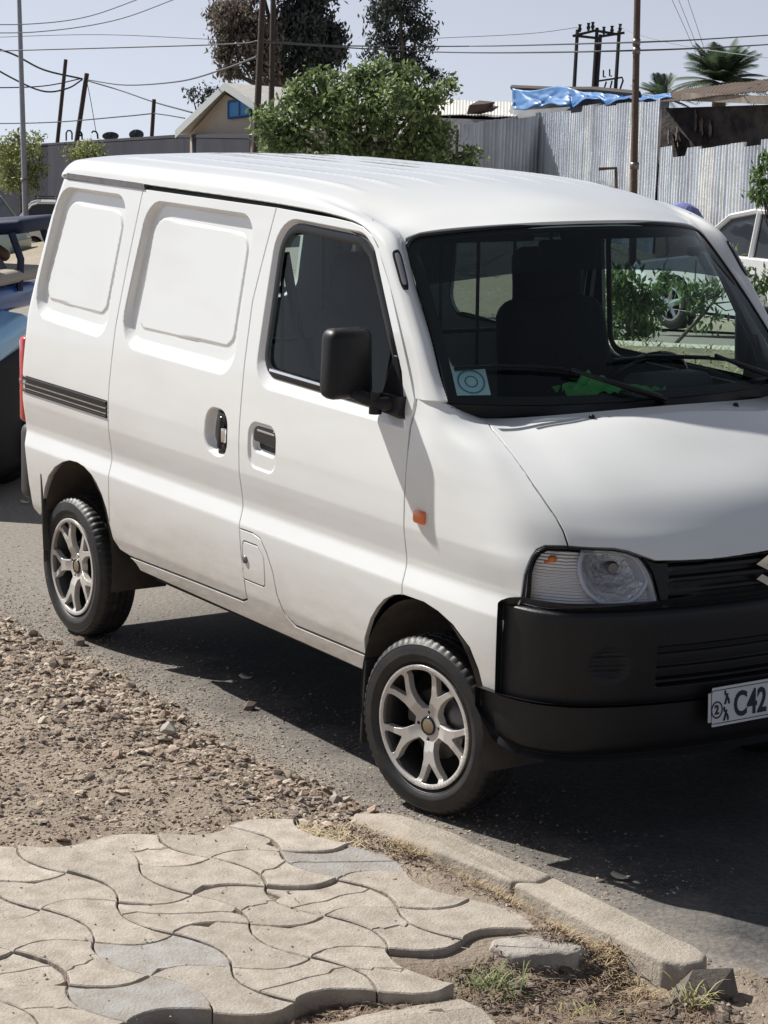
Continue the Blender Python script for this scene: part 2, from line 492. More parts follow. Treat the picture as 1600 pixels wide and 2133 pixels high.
def nose(a, b):
    P = _nose(a, b)
    wgt = np.clip((3.7 - np.minimum(a, 16 - a)) / 1.2, 0, 1); wgt = wgt * wgt * (3 - 2 * wgt)
    P[..., 1] -= np.sign(8 - a) * crease(P[..., 2]) * wgt
    return P

_C0 = [(-2.56,.65,1.700),(-2.50,.655,1.712),(-2.3,.656,1.713),(-1.8,.656,1.711),(-1.2,.656,1.707),(-.85,.657,1.702),(-.62,.658,1.694),(-.455,.661,1.675),(-.352,.668,1.618),(-.255,.681,1.508),(-.158,.694,1.365),(-.092,.705,1.262),(-.064,.712,1.206)]
_C1 = [(-2.565,0.64,1.718),(-2.5,0.646,1.738),(-2.3,0.648,1.742),(-1.8,0.648,1.741),(-1.2,0.648,1.738),(-0.85,0.648,1.731),(-0.62,0.649,1.714),(-0.45,0.652,1.684),(-0.325,0.659,1.628),(-0.22,0.674,1.507),(-0.12,0.69,1.37),(-0.055,0.702,1.266),(-0.02,0.709,1.208)]
_C2 = [(-2.57,0.61,1.745),(-2.5,0.618,1.76),(-2.3,0.62,1.762),(-1.8,0.62,1.759),(-1.2,0.62,1.754),(-0.85,0.62,1.746),(-0.62,0.62,1.718),(-0.45,0.622,1.688),(-0.318,0.628,1.64),(-0.205,0.65,1.508),(-0.1,0.672,1.375),(-0.03,0.686,1.275),(0.015,0.694,1.212)]
_C3 = [(-2.575,0.575,1.754),(-2.5,0.58,1.77),(-2.3,0.58,1.774),(-1.8,0.58,1.773),(-1.2,0.58,1.77),(-0.85,0.58,1.757),(-0.62,0.58,1.73),(-0.46,0.58,1.687),(-0.352,0.583,1.646),(-0.232,0.608,1.506),(-0.112,0.636,1.38),(-0.03,0.657,1.282),(0.034,0.668,1.212)]
_C4 = [(-2.58,0.45,1.766),(-2.5,0.45,1.782),(-2.3,0.45,1.789),(-1.8,0.45,1.789),(-1.2,0.45,1.786),(-0.85,0.45,1.775),(-0.62,0.45,1.75),(-0.425,0.46,1.712),(-0.292,0.46,1.672)]
_C5 = [(-2.585,0.22,1.775),(-2.5,0.22,1.789),(-2.3,0.22,1.796),(-1.8,0.22,1.797),(-1.2,0.22,1.793),(-0.85,0.22,1.787),(-0.62,0.22,1.767),(-0.37,0.22,1.734),(-0.208,0.22,1.691)]
_C6 = [(-2.587,0,1.777),(-2.5,0,1.792),(-2.3,0,1.799),(-1.8,0,1.801),(-1.2,0,1.796),(-0.85,0,1.79),(-0.62,0,1.776),(-0.35,0,1.746),(-0.19,0,1.695)]
def _padc(c): return c + [tuple(2 * np.array(c[-1]) - np.array(c[-2]))] * (13 - len(c))
_top = loft(mirror_grid(np.array([_C0, _C1, _C2, _C3, _padc(_C4), _padc(_C5), _padc(_C6)]).transpose(1, 0, 2)))
_pil = loft(np.array([_C0, _C1, _C2, _C3]).transpose(1, 0, 2) * np.array([1, -1, 1]))
def roofmap(a, b):
    """a 0..12 across, b 0..12 from the rear along and down the windscreen pillars"""
    a = np.asarray(a, float); b = np.asarray(b, float)
    P = _top(a, b)
    am = np.minimum(a, 12 - a); Q = _pil(np.clip(am, 0, 3), b); Q = Q * np.stack([np.ones_like(a), np.sign(6.001 - a), np.ones_like(a)], -1)
    k = (np.clip((b - 7.4) / .6, 0, 1) * np.clip((3.4 - am) / .4, 0, 1))[..., None]
    P = P * (1 - k) + Q * k
    x, y = P[..., 0], np.abs(P[..., 1])
    rib = 0
    for yc in (.06, .21, .36, .50):
        rib = rib + np.exp(-((y - yc) / .016) ** 2)
    P[..., 2] += .0042 * rib * np.clip((x + 2.36) / .12, 0, 1) * np.clip((-.66 - x) / .16, 0, 1)
    return P

def wind(a, t):
    """windscreen: a -1..1 across, t 0..1 up"""
    a = np.asarray(a, float); t = np.asarray(t, float)
    q = np.abs(a)
    B = np.stack([.125 - .090 * q ** 2.6, .669 * a, 1.192 + .021 * q ** 2.6], -1)
    T = np.stack([-.196 - .156 * q ** 2.4, .583 * a, 1.690 - .044 * q ** 2.4], -1)
    t_ = t[..., None]
    P = B * (1 - t_) + T * t_
    bul = (4 * t * (1 - t))[..., None] * np.stack([.012 * np.ones_like(q), 0 * q, .008 * np.ones_like(q)], -1)
    return P + bul

# ------------------------------------------------------------------ openings and pressings in the side
WIN = round_poly([(-.947, 1.168), (-.118, 1.150), (-.172, 1.275), (-.392, 1.602), (-.455, 1.638), (-.925, 1.654)], [.075, .01, 0, .06, .10, .11])
WIN_R = round_poly([(-.980, 1.122), (-.095, 1.112), (-.150, 1.275), (-.374, 1.615), (-.440, 1.656), (-.945, 1.670)], [.09, .01, 0, .07, .11, .12])
SL_O = round_poly([(-1.952, 1.135), (-1.118, 1.128), (-1.082, 1.662), (-1.832, 1.665)], [.11, .10, .08, .12], 10)
SL_P = round_poly([(-1.926, 1.180), (-1.150, 1.176), (-1.112, 1.641), (-1.812, 1.645)], [.10, .08, .07, .105], 10)
SL_I = round_poly([(-1.852, 1.214), (-1.172, 1.222), (-1.142, 1.592), (-1.798, 1.604)], [.05, .06, .06, .07])
Q_O = round_poly([(-2.690, 1.165), (-2.050, 1.145), (-1.978, 1.668), (-2.545, 1.670)], [.10, .09, .08, .12])
Q_P = round_poly([(-2.664, 1.206), (-2.080, 1.190), (-2.008, 1.647), (-2.524, 1.650)], [.09, .08, .07, .105], 10)
Q_I = round_poly([(-2.628, 1.240), (-2.106, 1.230), (-2.036, 1.602), (-2.492, 1.614)], [.05, .06, .06, .07])
SLH = round_poly([(-1.285, .862), (-1.115, .858), (-1.122, 1.024), (-1.272, 1.024)], [.07, .06, .06, .06])
FDH = round_poly([(-.985, .860), (-.802, .856), (-.812, 1.016), (-.992, 1.016)], [.05] * 4)
FDI = round_poly([(-.968, .912), (-.815, .906), (-.822, 1.002), (-.972, 1.002)], [.03] * 4)
FUEL = round_poly([(-1.010, .484), (-.868, .484), (-.874, .580), (-.915, .612), (-1.012, .612)], [.015, .015, .02, .02, .015])

def emboss(x, z, O, P, depth, p=1.0):
    a = np.clip(sdf(O, x, z), 0, 1); b = np.clip(-sdf(P, x, z), 0, 1)
    t = a / (a + b + 1e-6); t = np.clip((t - .05) / .86, 0, 1); e = .10        # a straight flank with small radii
    t = np.where(t < e, t * t / (2 * e), np.where(t > 1 - e, 1 - e - (1 - t) ** 2 / (2 * e), t - e / 2)) / (1 - e)
    return depth * t

def feat(x, z):
    f = 0
    for O, P, I in ((SL_O, SL_P, SL_I), (Q_O, Q_P, Q_I)):
        f = f - emboss(x, z, O, P, .027) + .0055 * sstep((sdf(I, x, z) + .004) / .009)
    a = np.clip(sdf(WIN_R, x, z), 0, 1); b = np.clip(-sdf(WIN, x, z), 0, 1)
    f = f - .017 * np.clip(a / (a + b + 1e-6) * 1.15 - .05, 0, 1)
    f = f - .034 * sstep(sdf(SLH, x, z) / .026) - .007 * sstep(sdf(FDH, x, z) / .012) - .024 * sstep(sdf(FDI, x, z) / .014)
    return f

def sidemap(sgn, off=0., plain=False):
    def f(x, z):
        w_ = wside(x, z) + (0 if plain else feat(x, z)) + off
        return np.stack([x, sgn * w_, z], -1)
    return f

BL = [(-.962, 1.694), (-1.012, 1.50), (-1.039, 1.389), (-1.047, 1.183), (-1.044, .985), (-1.036, .808), (-1.031, .650)]
CL = [(-1.878, 1.697), (-1.929, 1.446), (-1.975, 1.20), (-1.987, .996), (-1.985, .727), (-1.985, .478)]
FUELC = [(-1.031, .648), (-.945, .649), (-.895, .640), (-.855, .600), (-.818, .545), (-.793, .475), (-.748, .421), (-.690, .398)]
FARCH = [(-.278, .400), (-.274, .453), (-.242, .519), (-.205, .563), (-.167, .595), (-.12, .618), (-.077, .629)]
RARCH = [(-1.845, .388), (-1.915, .400), (-1.960, .430), (-1.985, .478), (-2.010, .535), (-2.046, .583), (-2.085, .617), (-2.125, .641), (-2.185, .660), (-2.246, .667), (-2.31, .664), (-2.37, .648), (-2.44, .617), (-2.498, .573), (-2.535, .52), (-2.553, .465), (-2.565, .42)]
DOOR = BL[::-1][:0] + FUELC + FARCH + [(-.0745, .629), (-.0745, .83), (-.0745, .971), (-.079, 1.11), (-.069, 1.205), (-.102, 1.262), (-.168, 1.365),
        (-.262, 1.508), (-.350, 1.612), (-.392, 1.648), (-.450, 1.671), (-.52, 1.681), (-.62, 1.686), (-.80, 1.690)] + BL[:-1]
SLIDE = [(-1.842, .392), (-1.40, .402), (-1.02, .408), (-.988, .420), (-1.0, .47), (-1.020, .56)] + BL[::-1] + CL + RARCH[1:4][::-1]
SLIDE = [p for i, p in enumerate(SLIDE) if i == 0 or p != SLIDE[i - 1]]
QUART = [(-1.985, .478)] + RARCH[4:] + [(-2.60, .402), (-2.665, .425), (-2.705, .52), (-2.738, .735), (-2.745, .752), (-2.745, 1.078), (-2.774, 1.09), (-2.768, 1.17), (-2.716, 1.345), (-2.646, 1.55), (-2.575, 1.690), (-2.55, 1.697), (-1.878, 1.697)] + CL[1:-1]
SILL = [(-1.775, .350), (-1.2, .347), (-.7, .345), (-.285, .342), (-.281, .396), (-.690, .394)] + FUELC[::-1][1:] + [(-1.020, .56), (-1.0, .47), (-.988, .418), (-1.02, .404), (-1.40, .398), (-1.842, .388), (-1.80, .37)]

van = thing('delivery_van', 'large white panel van with windowless rear sides, alloy wheels and black bumper beside the kerb', 'van')

def off_poly(P, d):
    """rounded polygon moved outwards by d"""
    P = np.asarray(P); t = np.roll(P, -1, 0) - np.roll(P, 1, 0); t /= np.linalg.norm(t, axis=1)[:, None] + 1e-12
    n_ = np.stack([t[:, 1], -t[:, 0]], 1) * (1 if area2(P) > 0 else -1)
    return P + n_ * d

def strip(name, f, P, w0, w1, h, m, parent, flip=False):
    """a raised band that follows polygon P in the parameters of f, from offset w0 to w1, proud by h"""
    A = off_poly(P, w0); B = off_poly(P, w1); n = len(P)
    rows = [A, A * .75 + B * .25, A * .25 + B * .75, B]
    hs = [-.012, h, h, -.012]; V = []
    for R_, hh in zip(rows, hs):
        p = f(R_[:, 0], R_[:, 1]); e = 1e-3
        N = np.cross(f(R_[:, 0] + e, R_[:, 1]) - p, f(R_[:, 0], R_[:, 1] + e) - p); N /= np.linalg.norm(N, axis=1)[:, None]
        V.append(p + (N if not flip else -N) * hh)
    F = [(k * n + i, k * n + (i + 1) % n, (k + 1) * n + (i + 1) % n, (k + 1) * n + i) for k in range(3) for i in range(n)]
    return mk(name, np.concatenate(V), F, m, parent, True)

ST = (.0078, .0078)
for sgn in (-1, 1):
    fl = sgn > 0
    sm = sidemap(sgn); sp = sidemap(sgn, plain=True)
    near = sgn < 0
    st = ST if near else (.03, .03)
    fe = lambda *L: [q for q in L] if near else []
    door = panel('front_door', sm, DOOR, [WIN], st, fe(WIN_R, off_poly(WIN, .006), off_poly(WIN, .012), off_poly(WIN_R, -.005), off_poly(WIN_R, .005), FDH, off_poly(FDH, -.006), off_poly(FDH, -.012), FDI, off_poly(FDI, -.007), off_poly(FDI, -.014), off_poly(WIN_R, -.01)), WHITE, van, fl)
    slide = panel('sliding_door', sm, SLIDE, [] if near else [off_poly(SL_P, -.035)], st, fe(SL_O, SL_P, SL_I, off_poly(SL_I, .006), off_poly(SL_P, -.005), off_poly(SL_P, .006), off_poly(SL_P, .012), SLH, off_poly(SLH, -.009), off_poly(SLH, -.018), off_poly(SLH, -.026)), WHITE, van, fl)
    quart = panel('rear_quarter_panel', sm, QUART, [] if near else [off_poly(Q_P, -.035)], st, fe(Q_O, Q_P, Q_I, off_poly(Q_I, .006), off_poly(Q_P, -.005), off_poly(Q_P, .006), off_poly(Q_P, .012)), WHITE, van, fl, flange=.022)
    sill = panel('sill', sp, SILL, [FUEL], (.015, .012) if near else st, [], WHITE, van, fl, flange=.03)
    ff = panel('fuel_flap' if near else 'access_flap', sp, FUEL, [], (.015, .015), [], WHITE, sill, fl, flange=.006)
    if near:
        V, F = lathe([(.0005, 0), (.011, 0), (.013, .002), (.013, .006)], 20, 'y', (-.992, -wside(-.992, .552) - .006, .552))
        mk('fuel_lock', V, F, STEEL, sill)
    # window seal, glass, lower trim strip
    strip('window_seal', sp, WIN, -.026, .003, -.009, SEAL, door, fl)
    gl = off_poly(WIN, -.012)
    panel('window_glass', sidemap(sgn, off=-.020, plain=True), gl, [], (.06, .06), [], GLASSD, door, fl, gap=0, r=.0005, flange=.003)
    P = [(x, z) for x, z in ((-.90, 1.181), (-.155, 1.165), (-.155, 1.173), (-.90, 1.190))]
    panel('sill_trim', sidemap(sgn, off=-.006, plain=True), P, [], (.03, .004), [], CHROME, door, fl, gap=0, r=.001, flange=.006)
    # rubber triangle that carries the mirror
    P = round_poly([(-.250, 1.150), (-.112, 1.140), (-.118, 1.185), (-.178, 1.318), (-.196, 1.318)], [.02, .02, .02, .005, .005])
    panel('mirror_sail', sidemap(sgn, off=.006, plain=True), P, [], (.02, .02), [], PLAST, door, fl, gap=0, r=.003, flange=.02)
    if not near:
        for pw_, par_ in ((SL_P, slide), (Q_P, quart)): panel('window_glass', sidemap(sgn, off=-.036, plain=True), off_poly(pw_, -.02), [], (.08, .08), [], glass('dark_rear_glass', (.30, .36, .36), 1.34), par_, fl, gap=0, r=.0005, flange=.002)
    # front door handle: a flap over a bowl
    hp = round_poly([(-.964, .950), (-.822, .944), (-.826, .997), (-.966, .998)], [.012, .012, .022, .022])
    hd = panel('door_handle', sidemap(sgn, off=-.008, plain=True), hp, [], (.02, .02), [], GLOSS, door, fl, gap=0, r=.004, flange=.010)
    panel('handle_trim', sidemap(sgn, off=-.0055, plain=True), round_poly([(-.940, .984), (-.832, .982), (-.834, .989), (-.942, .991)], .003), [], (.02, .01), [], CHROME, hd, fl, gap=0, r=.001, flange=.003)
    panel('handle_pocket', sidemap(sgn, off=-.0285, plain=True), off_poly(FDI, -.012), [], (.02, .02), [], PLAST, door, fl, gap=0, r=.001, flange=.002)
    bm = bmesh.new(); y0 = sgn * (wside(-1.19, .94) - .016)
    abox(bm, (-1.186, y0, .940), (.032, .022, .115), Matrix.Rotation(.06, 3, 'Y'), .010, seg=3)
    abox(bm, (-1.178, y0 - sgn * .004, .992), (.064, .020, .034), Matrix.Rotation(.3, 3, 'Y'), .009, seg=3)
    abox(bm, (-1.176, y0 - sgn * .004, .888), (.058, .020, .040), Matrix.Rotation(-.3, 3, 'Y'), .010, seg=3)
    hd = bmobj('door_handle', bm, GLOSS, slide, True)
    bm = bmesh.new(); abox(bm, (-1.158, y0 + sgn * .006, .936), (.026, .014, .050), None, .006, seg=3); bmobj('handle_trim', bm, CHROME, hd, True)
    # rail the sliding door hangs on
    rail = panel('door_rail', sidemap(sgn, off=.001, plain=True), [(-2.728, .870), (-1.994, .870), (-1.994, .936), (-2.728, .936)], [], (.05, .02), [], SEAL, van, fl, gap=0, r=.001, flange=.01)
    for zc, hh, mm in ((.925, .012, PLAST), (.905, .005, STEEL), (.886, .004, STEEL), (.876, .006, PLAST)):
        panel('rail_lip', sidemap(sgn, off=.005, plain=True), [(-2.722, zc - hh / 2), (-2.0, zc - hh / 2), (-2.0, zc + hh / 2), (-2.722, zc + hh / 2)], [], (.06, .01), [], mm, rail, fl, gap=0, r=.0012, flange=.006)
    # dark channel under the roof edge at the rear
    panel('roof_channel', sidemap(sgn, off=.004, plain=True), [(-2.535, 1.697), (-1.86, 1.693), (-1.875, 1.716), (-2.525, 1.719)], [], (.05, .02), [], STEEL, van, fl, gap=0, r=.001, flange=.02)
    # inner skins close the gaps and show through the windows
    inn = sidemap(sgn, off=-.032, plain=True)
    panel('cab_trim', inn, [(-1.03, .36), (-.29, .36), (-.27, .50), (-.17, .62), (.20, .64), (.20, .95), (-.05, 1.15), (-.07, 1.20), (-.12, 1.25), (-.37, 1.59), (-.45, 1.69), (-1.03, 1.69)], [off_poly(WIN, .004)], (.05, .05), [], INTER, van, fl, gap=0, r=.001, flange=.001)
    panel('cargo_trim', inn, [(-1.85, .36), (-1.03, .36), (-1.03, 1.69), (-2.54, 1.69), (-2.73, 1.15), (-2.74, .74), (-2.66, .45), (-2.60, .45), (-2.50, .62), (-2.25, .70), (-2.05, .62), (-1.97, .50)], [] if near else [off_poly(SL_P, -.03), off_poly(Q_P, -.03)], (.06, .06), [], LINING, van, fl, gap=0, r=.001, flange=.001)
    # taillight, arches, flaps
    tl = box('taillight', (-2.762, sgn * .690, .912), (.062, .074, .335), mat('red_lens', (.55, .02, .03), .12, coat=1), van, bev=.02, seg=3)
    box('lens_band', (-2.762, sgn * .6905, .905), (.0635, .0755, .045), mat('red_lens_dark', (.30, .012, .02), .15, coat=1), tl, bev=.018, seg=3)
    for cx, cz, rr in ((.02, .285, .345), (-2.27, .315, .352)):
        th_ = np.linspace(-.25, pi + .25, 30); V = []; F = []
        for yy in (.728, .715, .50):
            for t in th_: V.append((cx + rr * cos(t) * (.92 if cx > -1 else .84), sgn * yy, cz + rr * sin(t)))
        n_ = len(th_)
        for k in range(2):
            for i in range(n_ - 1): F.append((k * n_ + i, k * n_ + i + 1, (k + 1) * n_ + i + 1, (k + 1) * n_ + i))
        V.append((cx, sgn * .50, cz)); F += [(2 * n_ + i, 2 * n_ + i + 1, 3 * n_) for i in range(n_ - 1)]
        mk('wheel_liner', V, F, LINER, van)
    bm = bmesh.new(); abox(bm, (-2.555, sgn * .655, .425), (.016, .165, .30), Matrix.Rotation(-.08, 3, 'Y'), .006)
    bmobj('mud_flap', bm, RUBBER, van, True)
    bm = bmesh.new(); abox(bm, (-.290, sgn * .645, .250), (.014, .16, .27), Matrix.Rotation(.05, 3, 'Y'), .005)
    bmobj('mud_flap', bm, RUBBER, van, True)

# ------------------------------------------------------------------ roof, screen, nose
R_OUT = [(0, 0)] + [(0, k) for k in range(1, 13)] + [(1, 12.02), (2, 12.04), (3, 12.0)] + [(3, k) for k in (11, 10, 9)] + [(3.02, 8.35), (3.2, 8.07), (3.5, 8.0)]
R_OUT = R_OUT + [(a, 8) for a in (4, 5, 6)]
R_OUT = R_OUT + [(12 - a, b) for a, b in R_OUT[::-1][1:]]
roof = panel('roof', roofmap, R_OUT, [], (.09, .06), [], WHITE, van, True, gap=.001, r=.003, flange=.016)
panel('headlining', lambda a, b: roofmap(a, b) - np.array([0, 0, .045]), [(.6, .2), (11.4, .2), (11.4, 7.7), (.6, 7.7)], [], (.4, .3), [], INTER, van, True, gap=0, r=.001, flange=.001)

ws_poly = round_poly([(-1, 0), (1, 0), (1, 1), (-1, 1)], [.0, .0, .09, .09], 8)
seal_in = off_poly(ws_poly, -.001)
fw = lambda a, t: wind(a, t)
windscreen = panel('windscreen', fw, ws_poly, [], (.08, .08), [], GLASSW, van, gap=.003, r=.001, flange=.004, off=-.004)
# black printed border and rubber
def border(P, wa, wt):
    P = np.asarray(P); return P * np.array([1 - wa, 1]) * 1.0
inner = round_poly([(-.955, .045), (.955, .045), (.948, .965), (-.948, .965)], [.05, .05, .09, .09], 8)
panel('screen_border', fw, ws_poly, [inner], (.03, .03), [], SEAL, windscreen, gap=0, r=.001, flange=.002, off=-.010)
panel('screen_rubber', fw, off_poly(ws_poly, .006), [off_poly(ws_poly, -.012)], (.03, .03), [], SEAL, windscreen, gap=0, r=.002, flange=.008, off=-.0005)

HE = [(4.70, 8.86), (4.42, 8.45), (4.170, 8.00), (4.075, 7.428), (4.085, 6.818), (4.19, 6.187), (4.385, 5.586), (4.535, 5.156), (4.625, 4.705), (4.675, 4.145)]
FEND = [(2.132, .33), (2.283, .34), (2.763, .46), (2.753, 1.452), (2.90, 2.18), (3.06, 2.333), (3.234, 2.933), (3.50, 3.62), (3.68, 3.93), (3.95, 4.09), (4.675, 4.145)]
FEND = FEND + HE[::-1][1:] + [(3.80, 8.91), (2.893, 8.985), (1.722, 8.98), (.31, 8.945), (.03, 7.4), (0, 5.3), (0, 2.9), (0, 1.79), (.581, 1.802), (.95, 1.72), (1.321, 1.56), (1.752, 1.211), (1.98, .80)]
FEND = np.array(FEND)
fender = panel('front_wing', nose, FEND, [], (.045, .07), [], WHITE, van, flange=.02)
FENDM = np.stack([16 - FEND[:, 0], FEND[:, 1]], 1)
panel('front_wing', nose, FENDM, [], (.12, .16), [], WHITE, van, flange=.02)
HF = [(4.675, 4.145), (5.232, 4.075), (5.55, 4.03), (5.75, 3.90), (5.93, 3.68), (6.12, 3.47), (6.5, 3.47), (7.05, 3.54), (7.5, 3.66), (8, 3.74)]
HR = [(4.70, 8.86), (5.2, 8.86), (6.5, 8.86), (8, 8.86)]
right = HE[1:] + HF[1:]
BON = [(4.70, 8.86)] + right + [(16 - a, b) for a, b in right[::-1][1:]] + [(16 - 4.70, 8.86)] + [(11, 8.86), (10, 8.86), (8, 8.86), (6.5, 8.86), (5.2, 8.86)]
bonnet = panel('bonnet', nose, BON, [], (.07, .06), [], WHITE, van, flange=.016)
for s in (-1, 1):
    V, F = lathe([(.0005, .010), (.006, .009), (.009, .003), (.010, -.002)], 14, 'z', nose(8 + s * 1.35, 8.45))
    mk('washer_jet', V, F, PLAST, bonnet)

# cowl between bonnet and glass
cg = []
for j in range(17):
    a = j; top = nose(np.array(float(a)), np.array(8.9)); aa = (j - 8) / 8 * 1.0
    wv = wind(np.array(np.clip((j - 8) / 5.6, -1, 1)), np.array(-.01))
    cg.append((top, wv))
cols = [j for j in range(3, 14)]
rows = []
for t in (0, .25, .55, 1):
    row = []
    for j in cols:
        u = (j - 8) / 5.0
        B_ = nose(np.array(8 + np.sign(u) * np.interp(abs(u), [0, .8, 1], [0, 3.3, 5.05])), np.array(8.95)); W_ = wind(np.array(u * .985), np.array(.015))
        p = B_ * (1 - t) + W_ * t; p[2] -= .022 * sin(pi * t) + .006 + .004 * t
        row.append(p)
    rows.append(row)
cowlf = loft(np.array(rows))
panel('cowl', lambda a, b: cowlf(a, b), [(0, 0), (10, 0), (10, 3), (0, 3)], [], (.12, .2), [], PLAST, van, gap=0, r=.002, flange=.01)

# headlights
HL = [(3.10, 2.36), (3.26, 2.95), (3.52, 3.60), (3.70, 3.88), (3.97, 4.04), (4.675, 4.09), (5.232, 4.02), (5.54, 3.97), (5.73, 3.84), (5.89, 3.60), (6.02, 3.05), (6.14, 2.42), (5.60, 2.40), (5.02, 2.37), (4.0, 2.33)]
def reflector_mat(t, p, tc):
    wv = t.nodes.new('ShaderNodeTexWave'); wv.wave_type = 'BANDS'; wv.bands_direction = 'Z'; wv.inputs['Scale'].default_value = 38
    wv.inputs['Distortion'].default_value = 1.5
    t.links.new(tc.outputs['Object'], wv.inputs['Vector'])
    bu = t.nodes.new('ShaderNodeBump'); bu.inputs['Distance'].default_value = .003
    t.links.new(wv.outputs[0], bu.inputs['Height']); t.links.new(bu.outputs[0], p.inputs['Normal'])
REFL = mat('reflector', (.80, .78, .74), .30, metal=.35, extra=reflector_mat)
GREYT = mat('lamp_bezel', (.50, .52, .57), .25, metal=.2)
BOWL = mat('bowl_reflector', (.86, .86, .86), .12, metal=.8, b=(22, .010))
for s in (-1, 1):
    Hp = np.array(HL)
    if s > 0: Hp = np.stack([16 - Hp[:, 0], Hp[:, 1]], 1)
    AX = np.array([.86, .42 * s, .10]); AX /= np.linalg.norm(AX); BC = np.array([.595, s * .492, .818]); BR_ = .098
    def bdist(P): q = P - BC; q = q - (q @ AX)[..., None] * AX; return np.linalg.norm(q, axis=-1)
    gA, gB = np.meshgrid(np.linspace(3, 6.4, 240), np.linspace(2.2, 4.3, 180)); gA = gA if s < 0 else 16 - gA
    gP = nose(gA.ravel(), gB.ravel()); e1 = np.cross([0, 0, 1], AX); e1 /= np.linalg.norm(e1); e2 = np.cross(AX, e1); q_ = gP - BC; gu, gv = q_ @ e1, q_ @ e2
    Hin = off_poly(Hp, -.05); circ_ = []
    for t_ in np.linspace(0, 2 * pi, 61)[:-1]:
        for rr in np.linspace(BR_, .02, 30):
            k_ = int(np.argmin((gu - rr * cos(t_)) ** 2 + (gv - rr * sin(t_)) ** 2)); pt = np.array([gA.ravel()[k_], gB.ravel()[k_]])
            if inside(Hin, pt[None])[0]: break
        circ_.append(pt)
    circ_ = np.array(circ_); circ_ = circ_[np.hypot(*(circ_ - np.roll(circ_, 1, 0)).T) > .012]
    hl = panel('headlight', nose, off_poly(Hp, -.03), [off_poly(circ_, .004)], (.08, .08), [], REFL, van, gap=0, r=.001, flange=.002, off=-.032)
    def bowlmap(a, b):
        P = nose(a, b); d_ = np.clip(1 - (bdist(P) / BR_) ** 2, 0, 1); return P - AX * (.030 + .070 * d_[..., None])
    panel('reflector_bowl', bowlmap, circ_, [], (.06, .06), [], BOWL, hl, gap=0, r=.001, flange=.002)
    panel('headlight_lens', nose, Hp, [], (.12, .12), [], LENS, hl, gap=.003, r=.003, flange=.004, off=.003)
    strip('lamp_gasket', nose, Hp, -.010, .008, .001, SEAL, hl)
    # side wall of the lamp housing
    n_ = len(Hp); A_ = densify(off_poly(Hp, -.02), np.array((.2, .2))); P0 = nose(A_[:, 0], A_[:, 1]); C0 = P0.mean(0)
    P1 = P0 + (C0 - P0) * .06 + np.array([-.06, s * -.0, 0]); n_ = len(P0)
    mk('lamp_housing', np.concatenate([P0 - np.array([.004, 0, 0]), P1]), [(i, (i + 1) % n_, n_ + (i + 1) % n_, n_ + i) for i in range(n_)], GREYT, hl)
    P_ = nose(circ_[:, 0], circ_[:, 1]) - AX * .024; P_ = P_[P_[:, 2] < .866]; k0 = int(np.argmax(np.linalg.norm(P_ - np.roll(P_, 1, 0), axis=1))); P_ = np.roll(P_, -k0, 0)
    V, F = tube_data(P_, .0070, 8); mk('lamp_ring', V, F, GREYT, hl)
    mb = MB(); mb.tube([BC - AX * .085, BC - AX * .045], .013, 14); mb.tube([BC - AX * .045, BC - AX * .030], [.019, .013], 14); mb.build('bulb_shield', STEEL, hl, True)
    mb = MB(); c2 = Vector((.478, s * .618, .835)); mb.tube([(c2 + Vector((0, 0, z)))[:] for z in (-.010, -.004, .006, .012)], [.006, .014, .014, .006], 12)
    mb.tube([(c2 + Vector((.02 * q, s * -.035 * q, -.004 + .008 * q)))[:] for q in (-.6, 0, .9, 1.2)], [.004, .010, .010, .003], 10)
    mb.build('indicator_bulb', mat('amber', (.75, .20, .03), .3), hl, True)
# side repeater
bm = bmesh.new(); abox(bm, (.011, -.741, .878), (.052, .022, .040), None, .010, seg=3)
bmobj('side_repeater', bm, mat('amber_lens', (.80, .17, .03), .15, coat=1), fender, True)

# grille
GR = [(6.20, 2.32), (6.06, 3.05), (5.95, 3.60), (6.14, 3.40), (6.5, 3.40), (7.05, 3.47), (7.5, 3.60), (8, 3.68)]
GRL = [(16 - a, b) for a, b in GR[::-1][1:]]
GRP = GR + GRL
def grmap(a, b):
    P = nose(a, b); z = P[..., 2]
    q = np.minimum(a, 16 - a)
    fr = sstep((q - 6.28) / .12)                      # bars stop at the frame
    ph = (z - .722) / .030
    slat = np.abs(((ph + .5) % 1) - .5) * 2           # 0 on a bar, 1 in the gap
    dep = .006 + fr * (.010 + .022 * sstep((slat - .35) / .3)) * np.where((z > .722) & (z < .835), 1, .2)
    P[..., 0] -= dep; return P
grille = panel('grille', grmap, GRP, [], (.05, .035), [], PLAST, van, gap=.002, r=.002, flange=.02)
S_ = np.array([(.05, 1), (1, .42), (.62, .18), (.05, .52), (-.30, .30), (.98, -.42), (-.05, -1), (-1, -.42), (-.62, -.18), (-.05, -.52), (.30, -.30), (-.98, .42)])
def badge(name, S, c, sx, sz, dep, m, parent, tilt=0):
    bm = bmesh.new(); vs = [bm.verts.new((0, p[0] * sx, p[1] * sz)) for p in S]; f_ = bm.faces.new(vs)
    e = bmesh.ops.extrude_face_region(bm, geom=[f_]); vv = [v for v in e['geom'] if isinstance(v, bmesh.types.BMVert)]
    bmesh.ops.translate(bm, vec=(dep, 0, 0), verts=vv)
    bmesh.ops.triangulate(bm, faces=[f for f in bm.faces if len(f.verts) > 4])
    bmesh.ops.recalc_face_normals(bm, faces=bm.faces)
    bmesh.ops.transform(bm, matrix=Matrix.Translation(Vector(c)) @ Matrix.Rotation(tilt, 4, 'Y'), verts=bm.verts)
    return bmobj(name, bm, m, parent)
badge('badge', S_, (.672, 0, .783), .058, .050, .012, CHROME, grille, -.12)

